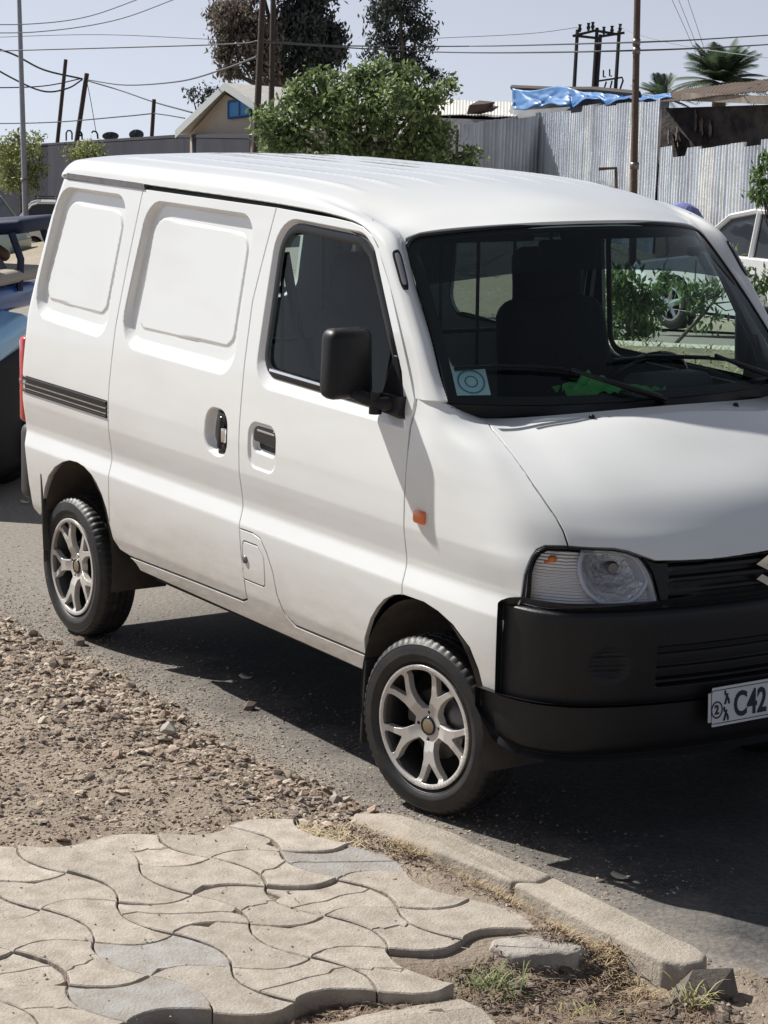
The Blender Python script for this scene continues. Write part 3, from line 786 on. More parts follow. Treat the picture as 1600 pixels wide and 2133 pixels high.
# bumper
_BC = [(.395, .717), (.455, .708), (.528, .675), (.600, .602), (.658, .46), (.697, .25), (.712, 0)]
def bump_grid(rows, cols=_BC):
    g = []
    for z, o in rows:
        r_ = []
        for k, (x, y) in enumerate(cols):
            t = min(1, k / 3.); nx = sin(t * pi / 2); ny = cos(t * pi / 2)
            q = 1 if o < 0 else (.15, .6)[k] if k < 2 else 1
            r_.append((x + q * o * nx, y + q * o * ny, z))
        g.append(r_)
    return mirror_grid(g)
_bu = loft(bump_grid([(.712, -.022), (.706, .000), (.692, .009), (.64, .011), (.56, .010), (.50, .008), (.452, .005)]))
def bumap(a, b):
    P = _bu(a, b); y = np.abs(P[..., 1]); z = P[..., 2]
    m1 = sstep((.405 - y) / .02) * sstep((z - .492) / .010) * sstep((.612 - z) / .010)       # lower air intake
    bars = .35 + .65 * sstep((np.abs(((z - .49) / .034) % 1 - .5) - .12) / .1)
    P[..., 0] -= .035 * m1 * bars
    fo = np.hypot((y - .535) / .062, (z - .565) / .058)
    rr = .42 * sstep((1 - fo) / .6) * (.6 + .4 * np.abs(((z / .013) % 1) * 2 - 1))
    P[..., 0] -= .018 * rr; P[..., 1] += np.sign(P[..., 1]) * -.006 * rr
    return P
bumper = panel('front_bumper', bumap, [(0, 1.3), (.5, .75), (1.1, .1), (3, 0), (9, 0), (10.9, .1), (11.5, .75), (12, 1.3), (12, 6), (0, 6)], [], (.05, .045), [], PLAST, van, gap=.0005, r=.0015, flange=.02)
_LC = [(.315, .724), (.43, .713), (.528, .675), (.600, .602), (.658, .46), (.697, .25), (.712, 0)]
_lo = loft(bump_grid([(.4535, .005), (.449, .006), (.440, .0065), (.40, .0065), (.36, .004), (.325, -.004), (.300, -.030)], _LC))
LO = [(0, .15), (.3, 0), (11.7, 0), (12, .15), (12, 3.0), (11.3, 5.0), (10.6, 6), (1.4, 6), (.7, 5.0), (0, 3.0)]
skirt = panel('bumper_skirt', _lo, LO, [], (.06, .05), [], PLAST, bumper, gap=.0005, r=.0015, flange=.02)
# the bumper behind
box('rear_bumper', (-2.765, 0, .585), (.11, 1.43, .30), mat('grey_plastic', (.045, .045, .045), .5), van, bev=.035, seg=3)

# number plate
plate = thing('x', 'x', 'x'); bpy.data.objects.remove(plate)
PM = Matrix.Translation(Vector((.7405, 0, .431))) @ Matrix.Rotation(-.06, 4, 'Y')
bm = bmesh.new(); abox(bm, (0, 0, 0), (.003, .520, .110), None, 0)
bmesh.ops.bevel(bm, geom=[e for e in bm.edges if abs(e.verts[0].co.y - e.verts[1].co.y) < 1e-6 and abs(e.verts[0].co.z - e.verts[1].co.z) < 1e-6], offset=.014, segments=5, affect='EDGES')
bmesh.ops.transform(bm, matrix=PM, verts=bm.verts)
plate = bmobj('number_plate', bm, mat('plate_white', (.62, .63, .66), .4), bumper)
def text(name, body, size, loc, m, parent, M0, ext=.0008, sx=1., bold=0.):
    cu = bpy.data.curves.new(name, 'FONT'); cu.body = body; cu.size = size; cu.extrude = ext; cu.offset = bold; cu.resolution_u = 4
    tmp = bpy.data.objects.new(name, cu); COL.objects.link(tmp)
    bpy.context.view_layer.update()
    me = bpy.data.meshes.new_from_object(tmp.evaluated_get(bpy.context.evaluated_depsgraph_get()))
    bpy.data.objects.remove(tmp)
    B = Matrix(((0, 0, 1, 0), (1, 0, 0, 0), (0, 1, 0, 0), (0, 0, 0, 1)))    # x -> +y, y -> +z, facing +x
    me.transform(M0 @ Matrix.Translation(Vector(loc)) @ B @ Matrix.Diagonal((sx, 1, 1, 1)))
    me.materials.clear(); me.materials.append(m)
    o = bpy.data.objects.new(name, me); COL.objects.link(o); o.parent = parent; return o
INK = mat('plate_ink', (.008, .008, .03), .45)
text('plate_number', 'C42', .098, (.0026, -.170, -.034), INK, plate, PM, sx=.74, bold=.0022)
text('plate_letter', 'አ', .050, (.0026, -.205, .006), INK, plate, PM, sx=.75, bold=.0016)
text('plate_letter', 'አ', .050, (.0026, -.208, -.040), INK, plate, PM, sx=.75, bold=.0016)
text('plate_code', '2', .036, (.0026, -.2395, -.0195), INK, plate, PM, sx=.9, bold=.0012)
V, F = [], []
for i in range(32):
    t = 2 * pi * i / 32
    for rr, xx in ((.0205, .0022), (.0205, .0034), (.0245, .0034), (.0245, .0022)):
        V.append((PM @ Vector((xx, -.231 + rr * cos(t) * .85, -.008 + rr * sin(t))))[:])
F = [(i * 4 + k, i * 4 + (k + 1) % 4, ((i + 1) % 32) * 4 + (k + 1) % 4, ((i + 1) % 32) * 4 + k) for i in range(32) for k in range(4)]
mk('plate_ring', V, F, INK, plate, False)
rim_ = round_poly([(-.252, -.048), (.252, -.048), (.252, .048), (-.252, .048)], .010, 4); n_ = len(rim_); o2 = off_poly(rim_, -.0022)
V = [(PM @ Vector((.0024, *p)))[:] for p in rim_] + [(PM @ Vector((.0024, *p)))[:] for p in o2]
mk('plate_border', V, [(i, (i + 1) % n_, n_ + (i + 1) % n_, n_ + i) for i in range(n_)], INK, plate, False)

# ------------------------------------------------------------------ wheels
def tyre_mesh():
    k = 300
    prof = [(.176, -.055), (.190, -.066), (.197, -.073), (.200, -.0735), (.2015, -.075), (.215, -.0785), (.2175, -.0790), (.219, -.0785), (.232, -.0785), (.244, -.0755), (.246, -.0762), (.248, -.0745), (.256, -.069), (.262, -.062),
            (.2655, -.055), (.2670, -.045), (.2672, -.030), (.2615, -.029), (.2615, -.024), (.2674, -.023), (.268, -.004), (.2615, -.003), (.2615, .003), (.268, .004),
            (.2674, .023), (.2615, .024), (.2615, .029), (.2672, .030), (.267, .045), (.2655, .055), (.260, .064), (.245, .075), (.219, .0785), (.200, .073), (.176, .055)]
    V, F = lathe([(r_, h) for r_, h in prof], k, 'y'); V = V.reshape(len(prof), k, 3)
    for i, (r_, h) in enumerate(prof):
        ah = abs(h)
        if r_ > .2555 and ah > .028:
            ph = (np.arange(k) + (2 if h > 0 else 0)) % 5
            g = np.where(ph < 2, .0032, 0) * (1 if ah > .04 else .8)
            s_ = 1 - g / r_; V[i, :, 0] *= s_; V[i, :, 2] *= s_
        elif r_ > .2665 and ah > .001:
            ph = (np.arange(k) + int(ah * 90)) % 12; s_ = 1 - np.where(ph < 2, .004, 0) / r_
            V[i, :, 0] *= s_; V[i, :, 2] *= s_
    return V.reshape(-1, 3), F
TV, TF = tyre_mesh()
def rim_polys():
    def pol(r_, a): return (r_ * cos(radians(a)), r_ * sin(radians(a)))
    out = []
    for k in range(5):
        th_ = 65 + 72 * k; m_ = th_ + 36
        L = [(.053, 14), (.075, 20.5), (.10, 23.0), (.125, 21.6), (.148, 19.2), (.169, 16.4)]
        P = [pol(r_, m_ + a) for r_, a in L] + [pol(.1702, m_ + a) for a in (10, 5, 0, -5, -10)] + [pol(r_, m_ - a) for r_, a in L[::-1]]
        out.append(round_poly(P, [.006, 0, 0, 0, 0, .004] + [0] * 5 + [.004, 0, 0, 0, 0, .006], 4))
        P = [pol(.108, th_)] + [pol(.170, th_ + a) for a in (-12.6, -6, 0, 6, 12.6)]
        out.append(round_poly(P, [.004, .004, 0, 0, 0, .004], 3))
    return out
RP = rim_polys()
def rimface(a, b):
    r_ = np.hypot(a, b)
    y = np.interp(r_, [0, .03, .045, .075, .12, .16, .168, .176, .1855], [.016, .016, .014, .004, 0, .001, -.006, -.009, -.008])
    return np.stack([a, -.066 + y, b], -1)
circ = lambda r_, n, ph=0: np.array([(r_ * cos(2 * pi * i / n + ph), r_ * sin(2 * pi * i / n + ph)) for i in range(n)])
def wheel(loc, rz, spin, near=True):
    wh = bpy.data.objects.new('wheel', None); COL.objects.link(wh); wh.parent = van; wh.location = loc; wh.rotation_euler = (0, 0, rz); wh.empty_display_size = .1
    def own(o): o.parent = wh; o.rotation_euler = (0, spin, 0); return o
    o = mk('tyre', TV, TF, RUBBER, wh, True); o.data.set_sharp_from_angle(angle=radians(32)); own(o)
    own(panel('rim', rimface, circ(.1855, 90), RP + [circ(.0055, 10) + np.array([.041 * cos(t), .041 * sin(t)]) for t in (0, pi / 2, pi, 3 * pi / 2)], (.006, .006), [circ(.168, 80), circ(.176, 80)], ALLOY, wh, gap=0, r=.0015, flange=.020))
    V, F = lathe([(.186, -.060), (.180, -.055), (.168, -.040), (.162, .02), (.170, .05), (.182, .062)], 60, 'y'); own(mk('rim_barrel', V, F, ALLOYD, wh))
    V, F = lathe([(.0005, -.0555), (.018, -.0555), (.0235, -.054), (.025, -.048), (.025, -.03)], 30, 'y'); own(mk('hub_cap', V, F, mat('cap_champagne', (.42, .36, .25), .3, metal=.7), wh))
    V, F = lathe([(.0232, -.0548), (.0262, -.0565), (.0285, -.0520), (.0285, -.045)], 30, 'y'); own(mk('cap_ring', V, F, GLOSS, wh))
    mb = MB()
    for t in (0, pi / 2, pi, 3 * pi / 2):
        c_ = np.array([.041 * cos(t), 0, .041 * sin(t)]); mb.tube([c_ + (0, -.030, 0), c_ + (0, -.047, 0)], .0045, 6)
    o = own(mb.build('wheel_bolts', ALLOYD, wh)); o['kind'] = 'stuff'
    V, F = lathe([(.001, -.018), (.045, -.018), (.05, -.012), (.105, -.012), (.106, -.004), (.105, .004), (.05, .006)], 48, 'y'); mk('brake_disc', V, F, STEEL, wh)
    box('brake_caliper', (-.085, -.008, .03), (.05, .045, .085), mat('caliper', (.07, .06, .055), .6), wh, bev=.008)
    V, F = lathe([(.001, .045), (.175, .045)], 40, 'y'); mk('backing_plate', V, F, DARK, wh)
    return wh
wheel((0, -.637, .248), .184, 0.0)
wheel((-2.35, -.637, .248), 0, .38)
wheel((0, .637, .248), pi + .184, .2)
wheel((-2.35, .637, .248), pi, .9)

# ------------------------------------------------------------------ mirror, wipers, underside, cab
for sgn in (-1, 1):
    bm = bmesh.new()
    abox(bm, (-.290, sgn * .808, 1.287), (.080, .160, .206), None, .030, seg=4)
    for v in bm.verts:                                  # tapers slightly to the top and to the back
        t = (v.co.z - 1.19) / .19; v.co.y = sgn * (.728 + (abs(v.co.y) - .728) * (1 - .08 * t)); v.co.x += -.012 * t
    mh = bmobj('door_mirror', bm, PLAST, van, True)
    mb = MB(); mb.tube([(-.275, sgn * .80, 1.208), (-.225, sgn * .785, 1.192), (-.175, sgn * .765, 1.182), (-.150, sgn * .70, 1.182)], [.022, .020, .019, .024], 12)
    mb.tube([(-.190, sgn * .770, 1.150), (-.190, sgn * .770, 1.212)], .019, 12)
    mb.box((-.155, sgn * .728, 1.180), (.085, .03, .055))
    mb.build('mirror_arm', PLAST, mh, True)
    V = np.array([(-.3325, sgn * y, z) for y, z in round_poly([(.745, 1.205), (.875, 1.205), (.862, 1.362), (.747, 1.362)], .02, 4)])
    mk('mirror_glass', V, [tuple(range(len(V)))], CHROME, mh, False)

sp_ = [(-.955, .70), (-.5, .735), (0, .732), (.5, .708), (.955, .665), (.945, .965), (-.945, .965)]
panel('sun_strip', fw, sp_, [], (.06, .05), [], glass('sun_strip_film', (.10, .12, .15), 1.4), windscreen, gap=0, r=.0005, flange=.001, off=-.012)
def on_ws(a, t, h=.0):
    p = wind(np.array(a), np.array(t)); e = 1e-3
    n_ = np.cross(wind(np.array(a + e), np.array(t)) - p, wind(np.array(a), np.array(t + e)) - p); n_ /= np.linalg.norm(n_)
    return p + n_ * h
for piv, knee, blade in (((.05, -.02), (-.419, .157), ((-.951, .176), (-.80, .186), (-.611, .183), (-.45, .165), (-.33, .145))),
                         ((.80, .008), (.435, .182), ((-.164, .206), (.02, .212), (.192, .202), (.40, .180), (.591, .147)))):
    mb = MB(); P = [on_ws(*piv, .018)]
    for t in (.15, .5, .85, 1): P.append(on_ws(piv[0] + (knee[0] - piv[0]) * t, piv[1] + (knee[1] - piv[1]) * t, .026))
    mb.tube(P, [.013, .010, .008, .006, .006], 8); mb.tube([on_ws(*piv, -.005), on_ws(*piv, .026)], .014, 12)
    wp = mb.build('wiper', SEAL, van, True)
    mb = MB(); B_ = [on_ws(a, t, .012) for a, t in blade]; mb.tube(B_, .0055, 6)
    mb.tube([on_ws(a, t, .022) for a, t in blade[1:-1]], .004, 6); mb.build('wiper_blade', SEAL, wp, True)

# sticker inside the glass
c_ = [(-.955, .203), (-.805, .212), (-.805, .050), (-.955, .040)]
def stk(u, v, h=-.007):
    a = np.array(c_); P = (1 - u) * (1 - v) * a[3] + u * (1 - v) * a[2] + u * v * a[1] + (1 - u) * v * a[0]
    return on_ws(P[0], P[1], h)
V = [stk(0, 0), stk(1, 0), stk(1, 1), stk(0, 1)]
stick = mk('window_sticker', V, [(0, 1, 2, 3)], mat('sticker_paper', (.50, .66, .72), .5), windscreen, False)
V = []; F = []
for k, (r0, r1) in enumerate(((.36, .41), (.16, .20))):
    s0 = len(V)
    for i in range(36):
        t = 2 * pi * i / 36; V += [stk(.5 + r0 * cos(t), .46 + r0 * sin(t), -.006), stk(.5 + r1 * cos(t), .46 + r1 * sin(t), -.006)]
    F += [(s0 + 2 * i, s0 + 2 * i + 1, s0 + (2 * i + 3) % 72, s0 + (2 * i + 2) % 72) for i in range(36)]
mk('sticker_ring', V, F, mat('sticker_blue', (.05, .22, .34), .5), windscreen, False)
V = [stk(u, v, -.006) for u, v in ((.08, .82), (.92, .88), (.92, .95), (.08, .93))]
mk('sticker_band', V, [(0, 1, 2, 3)], mat('sticker_navy', (.02, .06, .10), .5), windscreen, False)

# vent slot on the screen pillar
for s in (0, 1):
    vp = round_poly([(1.15, 8.22), (1.95, 8.22), (1.95, 9.02), (1.15, 9.02)], .22, 4); vi = round_poly([(1.38, 8.3), (1.78, 8.3), (1.78, 8.93), (1.38, 8.93)], .12, 4)
    if s: vp = np.stack([12 - vp[:, 0], vp[:, 1]], 1); vi = np.stack([12 - vi[:, 0], vi[:, 1]], 1)
    ve = panel('pillar_vent', roofmap, vp, [], (.15, .1), [], SEAL, roof, True, gap=0, r=.002, flange=.004, off=.0035)
    panel('vent_insert', roofmap, vi, [], (.15, .1), [], mat('vent_grey', (.22, .22, .24), .4), roof, True, gap=0, r=.001, flange=.003, off=.006)

# tailgate with its window
hm = lambda y, z: np.stack([xrear(z) - .012 + .05 * np.abs(y) ** 2.2, y, z], -1)
rw = round_poly([(-.50, 1.20), (.50, 1.20), (.47, 1.60), (-.47, 1.60)], .07)
gate = panel('tailgate', hm, [(-.665, .74), (.665, .74), (.68, 1.0), (.655, 1.35), (.60, 1.70), (-.60, 1.70), (-.655, 1.35), (-.68, 1.0)], [rw], (.05, .05), [], WHITE, van, True, flange=.02)
panel('tailgate_glass', hm, off_poly(rw, .01), [], (.1, .1), [], GLASSD, gate, True, gap=0, r=.001, flange=.002, off=-.006)
mb = MB()
mb.box((-1.20, 0, .335), (2.95, 1.02, .05)); mb.box((-1.05, 0, .345), (1.35, 1.36, .04)); mb.box((-2.66, 0, .36), (.12, 1.30, .06)); mb.box((.36, 0, .34), (.36, 1.0, .06))
mb.box((.30, 0, .62), (.03, 1.36, .60)); mb.tube([(-2.35, -.6, .248), (-2.35, .6, .248)], .035, 10); mb.tube([(0, -.6, .24), (0, .6, .24)], .025, 10)
mb.build('underbody', DARK, van)
CABF = mat('dashboard_grey', (.045, .05, .055), .7, b=(150, .0005))
bm = bmesh.new(); abox(bm, (-.10, 0, 1.06), (.32, 1.20, .20), None, .05, seg=3); abox(bm, (-.09, 0, .80), (.20, 1.18, .5), None, .03)
for v in bm.verts: v.co.z += (v.co.x + .10) * .12
dash = bmobj('dashboard', bm, CABF, van, True)
bm = bmesh.new(); abox(bm, (-.18, .33, 1.165), (.14, .30, .10), None, .04, seg=3); bmobj('instrument_hood', bm, CABF, dash, True)
def seat(y):
    bm = bmesh.new()
    abox(bm, (-.50, y, .80), (.50, .50, .15), None, .05, seg=3); abox(bm, (-.50, y, .60), (.46, .46, .3), None, .02)
    s_ = bmobj('seat', bm, CLOTHG, van, True)
    bm = bmesh.new(); abox(bm, (-.79, y, 1.10), (.13, .50, .58), Matrix.Rotation(-.20, 3, 'Y'), .055, seg=4)
    for v in bm.verts:
        t = max(0, (v.co.z - 1.15) / .25); v.co.y = y + (v.co.y - y) * (1 - .28 * min(1, t) ** 1.5)
    bmobj('seat_back', bm, CLOTHG, s_, True)
    bm = bmesh.new(); abox(bm, (-.865, y, 1.455), (.10, .27, .20), Matrix.Rotation(-.12, 3, 'Y'), .045, seg=4); bmobj('headrest', bm, CLOTHG, s_, True)
    return s_
seat(-.36); seat(.36)
box('engine_cover', (-.55, 0, .70), (.8, .22, .3), CABF, van, bev=.03)
mb = MB(); Rw = Matrix.Rotation(radians(-52), 3, 'Y')
P = [(Vector((-.38, .36, 1.11)) + Rw @ Vector((.185 * cos(t), .185 * sin(t), 0)))[:] for t in np.linspace(0, 2 * pi, 41)]
mb.tube(P, .014, 8); mb.tube([(-.38, .36, 1.11), (-.15, .36, 1.0)], .03, 10)
for t in (-1.9, 1.9, pi): mb.tube([(-.38, .36, 1.11), (Vector((-.38, .36, 1.11)) + Rw @ Vector((.18 * cos(t), .18 * sin(t), 0)))[:]], .013, 6)
mb.build('steering_wheel', SEAL, van, True)
for y in (-.63, .63): MB().tube([(-.95, y, 1.55), (-.93, y * .93, 1.3), (-.80, y * .6, .85)], .018, 6).build('seat_belt', SEAL, van, True)
for y in (-.30, .30):
    bm = bmesh.new(); abox(bm, (-.385, y, 1.655), (.16, .36, .018), Matrix.Rotation(.28, 3, 'Y'), .008); bmobj('sun_visor', bm, INTER, van, True)
bm = bmesh.new(); abox(bm, (-.30, 0, 1.60), (.03, .22, .06), None, .012, seg=3); bmobj('rear_view_mirror', bm, SEAL, van, True)
mb = MB()
for y in np.linspace(-.55, .55, 8): mb.tube([(-1.08, y, .8), (-1.10, y, 1.62)], .007, 6)
for z in (.95, 1.25, 1.6): mb.tube([(-1.09, -.60, z), (-1.09, .60, z)], .008, 6)
mb.build('cargo_grid', STEEL, van, True)

# cloth on the dashboard, seen through the screen
n1, n2 = 60, 36; U, W = np.meshgrid(np.linspace(0, 1, n1), np.linspace(0, 1, n2))
X = -.17 + .17 * W + .015 * np.sin(U * 9); Y = -.16 + .34 * U + .02 * np.sin(W * 7 + U * 3)
Z = 1.180 + .018 * np.abs(np.sin(U * 11 + W * 4)) * np.sin(pi * np.clip(W, 0, 1)) + .012 * np.sin(U * 5) + .010 * np.abs(np.sin(U * 23 + 3 * np.sin(W * 9))) + .006 * np.sin(W * 31 + U * 17) + .035 * np.exp(-((U - .3) / .2) ** 2 - ((W - .5) / .3) ** 2)
V = np.stack([X, Y, Z], -1).reshape(-1, 3); F = [(j * n1 + i, j * n1 + i + 1, (j + 1) * n1 + i + 1, (j + 1) * n1 + i) for j in range(n2 - 1) for i in range(n1 - 1)]
tag(mk('cloth', V, F, mat('green_cloth', (.08, .36, .09), .9, n=(40, .5, (.04, .20, .05))), None), 'crumpled bright green cloth lying on the dashboard behind the windscreen of the white van', 'cloth')

# ------------------------------------------------------------------ the ground
def grid_mesh(xs, ys, hf):
    X, Y = np.meshgrid(xs, ys); Z = hf(X, Y); nx = len(xs)
    V = np.stack([X, Y, Z], -1).reshape(-1, 3)
    I = np.arange(len(ys) - 1)[:, None] * nx + np.arange(nx - 1)[None]; I = I.ravel()
    return V, np.stack([I, I + 1, I + 1 + nx, I + nx], 1)

def vnoise(x, y, sc, seed=0):
    """smooth value noise"""
    r = np.random.default_rng(seed).random((64, 64)) * 2 - 1
    u = x * sc; v = y * sc; i = np.floor(u).astype(int); j = np.floor(v).astype(int); fu = u - i; fv = v - j
    fu = fu * fu * (3 - 2 * fu); fv = fv * fv * (3 - 2 * fv)
    g = lambda a, b: r[a % 64, b % 64]
    return (g(i, j) * (1 - fu) + g(i + 1, j) * fu) * (1 - fv) + (g(i, j + 1) * (1 - fu) + g(i + 1, j + 1) * fu) * fv
def fbm(x, y, sc, o=4, seed=0):
    return sum(vnoise(x + 3.7 * k, y - 1.9 * k, sc * 2.1 ** k, seed + k) * .5 ** k for k in range(o))

def asphalt_x(t, p, tc):
    """worn tarmac: light stone specks, verge dust, and dark colour deepening the shade under the van"""
    vo = t.nodes.new('ShaderNodeTexVoronoi'); vo.inputs['Scale'].default_value = 120
    t.links.new(tc.outputs['Object'], vo.inputs['Vector'])
    n1 = t.nodes.new('ShaderNodeTexNoise'); n1.inputs['Scale'].default_value = 1.3; n1.inputs['Detail'].default_value = 10; n1.inputs['Roughness'].default_value = .7
    t.links.new(tc.outputs['Object'], n1.inputs['Vector'])
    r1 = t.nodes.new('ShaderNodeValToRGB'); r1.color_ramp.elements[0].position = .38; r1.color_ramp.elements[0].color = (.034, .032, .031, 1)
    r1.color_ramp.elements[1].position = .62; r1.color_ramp.elements[1].color = (.068, .062, .056, 1)  # base kept dark so the shade under the van looks blacker
    t.links.new(n1.outputs[0], r1.inputs[0])
    mx = t.nodes.new('ShaderNodeMix'); mx.data_type = 'RGBA'; mx.blend_type = 'OVERLAY'; mx.inputs[0].default_value = .45
    t.links.new(r1.outputs[0], mx.inputs[6]); t.links.new(vo.outputs['Color'], mx.inputs[7])
    hsv = t.nodes.new('ShaderNodeHueSaturation'); hsv.inputs['Saturation'].default_value = .16
    t.links.new(mx.outputs[2], hsv.inputs['Color'])
    sp = t.nodes.new('ShaderNodeSeparateXYZ'); t.links.new(tc.outputs['Object'], sp.inputs[0])       # verge dust; road left darker under the van to deepen its shade
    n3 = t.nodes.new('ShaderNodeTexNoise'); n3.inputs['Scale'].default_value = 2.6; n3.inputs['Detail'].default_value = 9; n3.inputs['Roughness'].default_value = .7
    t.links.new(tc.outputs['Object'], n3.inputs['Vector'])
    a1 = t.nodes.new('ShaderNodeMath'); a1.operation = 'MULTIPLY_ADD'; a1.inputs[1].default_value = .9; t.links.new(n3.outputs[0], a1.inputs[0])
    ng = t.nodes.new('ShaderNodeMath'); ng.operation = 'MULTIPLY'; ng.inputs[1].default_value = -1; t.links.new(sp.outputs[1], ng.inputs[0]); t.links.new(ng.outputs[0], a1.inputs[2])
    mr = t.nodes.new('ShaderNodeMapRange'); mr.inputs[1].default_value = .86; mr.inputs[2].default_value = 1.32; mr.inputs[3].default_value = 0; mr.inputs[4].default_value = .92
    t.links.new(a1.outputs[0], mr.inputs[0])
    rr = t.nodes.new('ShaderNodeMapRange'); rr.inputs[1].default_value = -1.9; rr.inputs[2].default_value = -2.7; rr.inputs[3].default_value = 0; rr.inputs[4].default_value = .75  # pale tone of the sunlit road behind the van put into the colour
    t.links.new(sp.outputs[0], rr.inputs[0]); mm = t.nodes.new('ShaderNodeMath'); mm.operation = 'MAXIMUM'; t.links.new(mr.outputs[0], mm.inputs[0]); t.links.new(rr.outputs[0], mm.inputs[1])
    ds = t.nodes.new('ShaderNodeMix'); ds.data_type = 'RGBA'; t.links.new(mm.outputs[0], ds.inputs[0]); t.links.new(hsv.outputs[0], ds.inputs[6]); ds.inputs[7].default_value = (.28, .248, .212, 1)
    n4 = t.nodes.new('ShaderNodeTexNoise'); n4.inputs['Scale'].default_value = 60; n4.inputs['Detail'].default_value = 10; n4.inputs['Roughness'].default_value = .8; t.links.new(tc.outputs['Object'], n4.inputs['Vector'])
    m4 = t.nodes.new('ShaderNodeMapRange'); m4.inputs[1].default_value = .35; m4.inputs[2].default_value = .65; m4.inputs[3].default_value = .62; m4.inputs[4].default_value = 1.25; t.links.new(n4.outputs[0], m4.inputs[0])
    m5 = t.nodes.new('ShaderNodeMix'); m5.data_type = 'RGBA'; m5.blend_type = 'MULTIPLY'; m5.inputs[0].default_value = 1; t.links.new(ds.outputs[2], m5.inputs[6]); t.links.new(m4.outputs[0], m5.inputs[7])
    t.links.new(m5.outputs[2], p.inputs['Base Color'])
    bu = t.nodes.new('ShaderNodeBump'); bu.inputs['Distance'].default_value = .006
    n2 = t.nodes.new('ShaderNodeTexNoise'); n2.inputs['Scale'].default_value = 55; n2.inputs['Detail'].default_value = 6
    t.links.new(tc.outputs['Object'], n2.inputs['Vector']); t.links.new(n2.outputs[0], bu.inputs['Height']); t.links.new(bu.outputs[0], p.inputs['Normal'])
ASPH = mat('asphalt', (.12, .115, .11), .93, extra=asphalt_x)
DIRT = mat('dirt', (.27, .215, .165), .95, n=(4.5, .8, (.40, .33, .26)), b=(60, .018))
DIRTF = mat('dry_ground', (.33, .28, .22), .95, n=(.4, .8, (.22, .21, .13)), b=(6, .05))

far = np.concatenate([-np.geomspace(9, 900, 26)[::-1], np.linspace(-8, 8, 17), np.geomspace(9, 900, 26)])
V, F = grid_mesh(far - 3, far, lambda X, Y: zground(X, Y) + .05 * fbm(X, Y, .05, 3, 3) * np.clip((np.hypot(X + 1, Y) - 6) / 10, 0, 1))
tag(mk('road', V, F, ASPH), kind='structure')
# dusty verge between the carriageways and the far roadside
def ribbon(name, p0, p1, w0, w1, m, lift, n=60):
    p0 = np.array(p0, float); p1 = np.array(p1, float); d = p1 - p0; L = np.linalg.norm(d); d /= L; s_ = np.array([-d[1], d[0]])
    X = []; rows = 8
    for i in range(n):
        c = p0 + d * L * i / (n - 1)
        for j in range(rows):
            q = c + s_ * (w0 + (w1 - w0) * j / (rows - 1)); X.append((q[0], q[1]))
    X = np.array(X); edge = (np.arange(len(X)) % rows); e_ = np.sin(pi * edge / (rows - 1))
    Z = zground(X[:, 0], X[:, 1]) + lift * np.minimum(1, e_ * 3) - .004 + .04 * fbm(X[:, 0], X[:, 1], .7, 3, 9) * e_
    F = [(i * rows + j, i * rows + j + 1, (i + 1) * rows + j + 1, (i + 1) * rows + j) for i in range(n - 1) for j in range(rows - 1)]
    return mk(name, np.stack([X[:, 0], X[:, 1], Z], 1), F, m)
VERGE = mat('verge_litter', (.30, .25, .17), .95, n=(5, .85, (.12, .12, .06)), b=(14, .06))
tag(ribbon('verge', (-60, 4.7), (14, 4.7), 0, 3.2, VERGE, .08, 120), kind='structure')
tag(ribbon('far_kerb', (-60, 7.92), (14, 7.92), 0, .20, mat('far_kerb_concrete', (.42, .41, .36), .9), .11, 120), kind='structure')
tag(ribbon('roadside', (-80, 15.2), (30, 15.2), 0, 70, DIRTF, .12), kind='structure')
_r = np.random.default_rng(77); n_ = 5000; X = _r.uniform(-20, -2, n_); Y = _r.uniform(4.8, 7.8, n_); VG = (X, Y)

KTOP = .09
def soil(X, Y):
    n_ = .011 * fbm(X, Y, 5, 4, 21) + .009 * fbm(X, Y, 19, 3, 5)
    edge = -.805 - .05 * fbm(X, Y * 0, 1.3, 3, 33) + .035 * np.clip(X + .9, 0, 1.0)          # where the tarmac frays out
    t = np.clip((edge - Y) / .55, 0, 1)
    h = G - .012 + .022 * np.clip((edge - Y) / .10, -1, 1) + .075 * t * t * (3 - 2 * t) + n_
    h2 = KTOP - .020 + n_ * .3 + .017 * sstep((Y + 1.17) / .06) - .03 * sstep((-1.075 - Y) / -.06)                                                                      # bed of the paving
    k = sstep((X + .02 * (Y + 1.5) - .05) / .25) * sstep((-.97 - Y) / .10)
    h = h * (1 - k) + h2 * k
    # the washed-out end by the broken kerb
    k = sstep((X - .3 * (Y + 1.3) - 1.12) / .14)
    h3 = G + .036 + .040 * sstep((-1.05 - Y) / .5) + n_ * 1.3
    return np.where(k > 0, h * (1 - k) + h3 * k, h)
V, F = grid_mesh(np.arange(-9, 2.6, .022), np.arange(-4.2, -.70, .022), soil)
tag(mk('dirt_shoulder', V, F, DIRT), kind='structure')

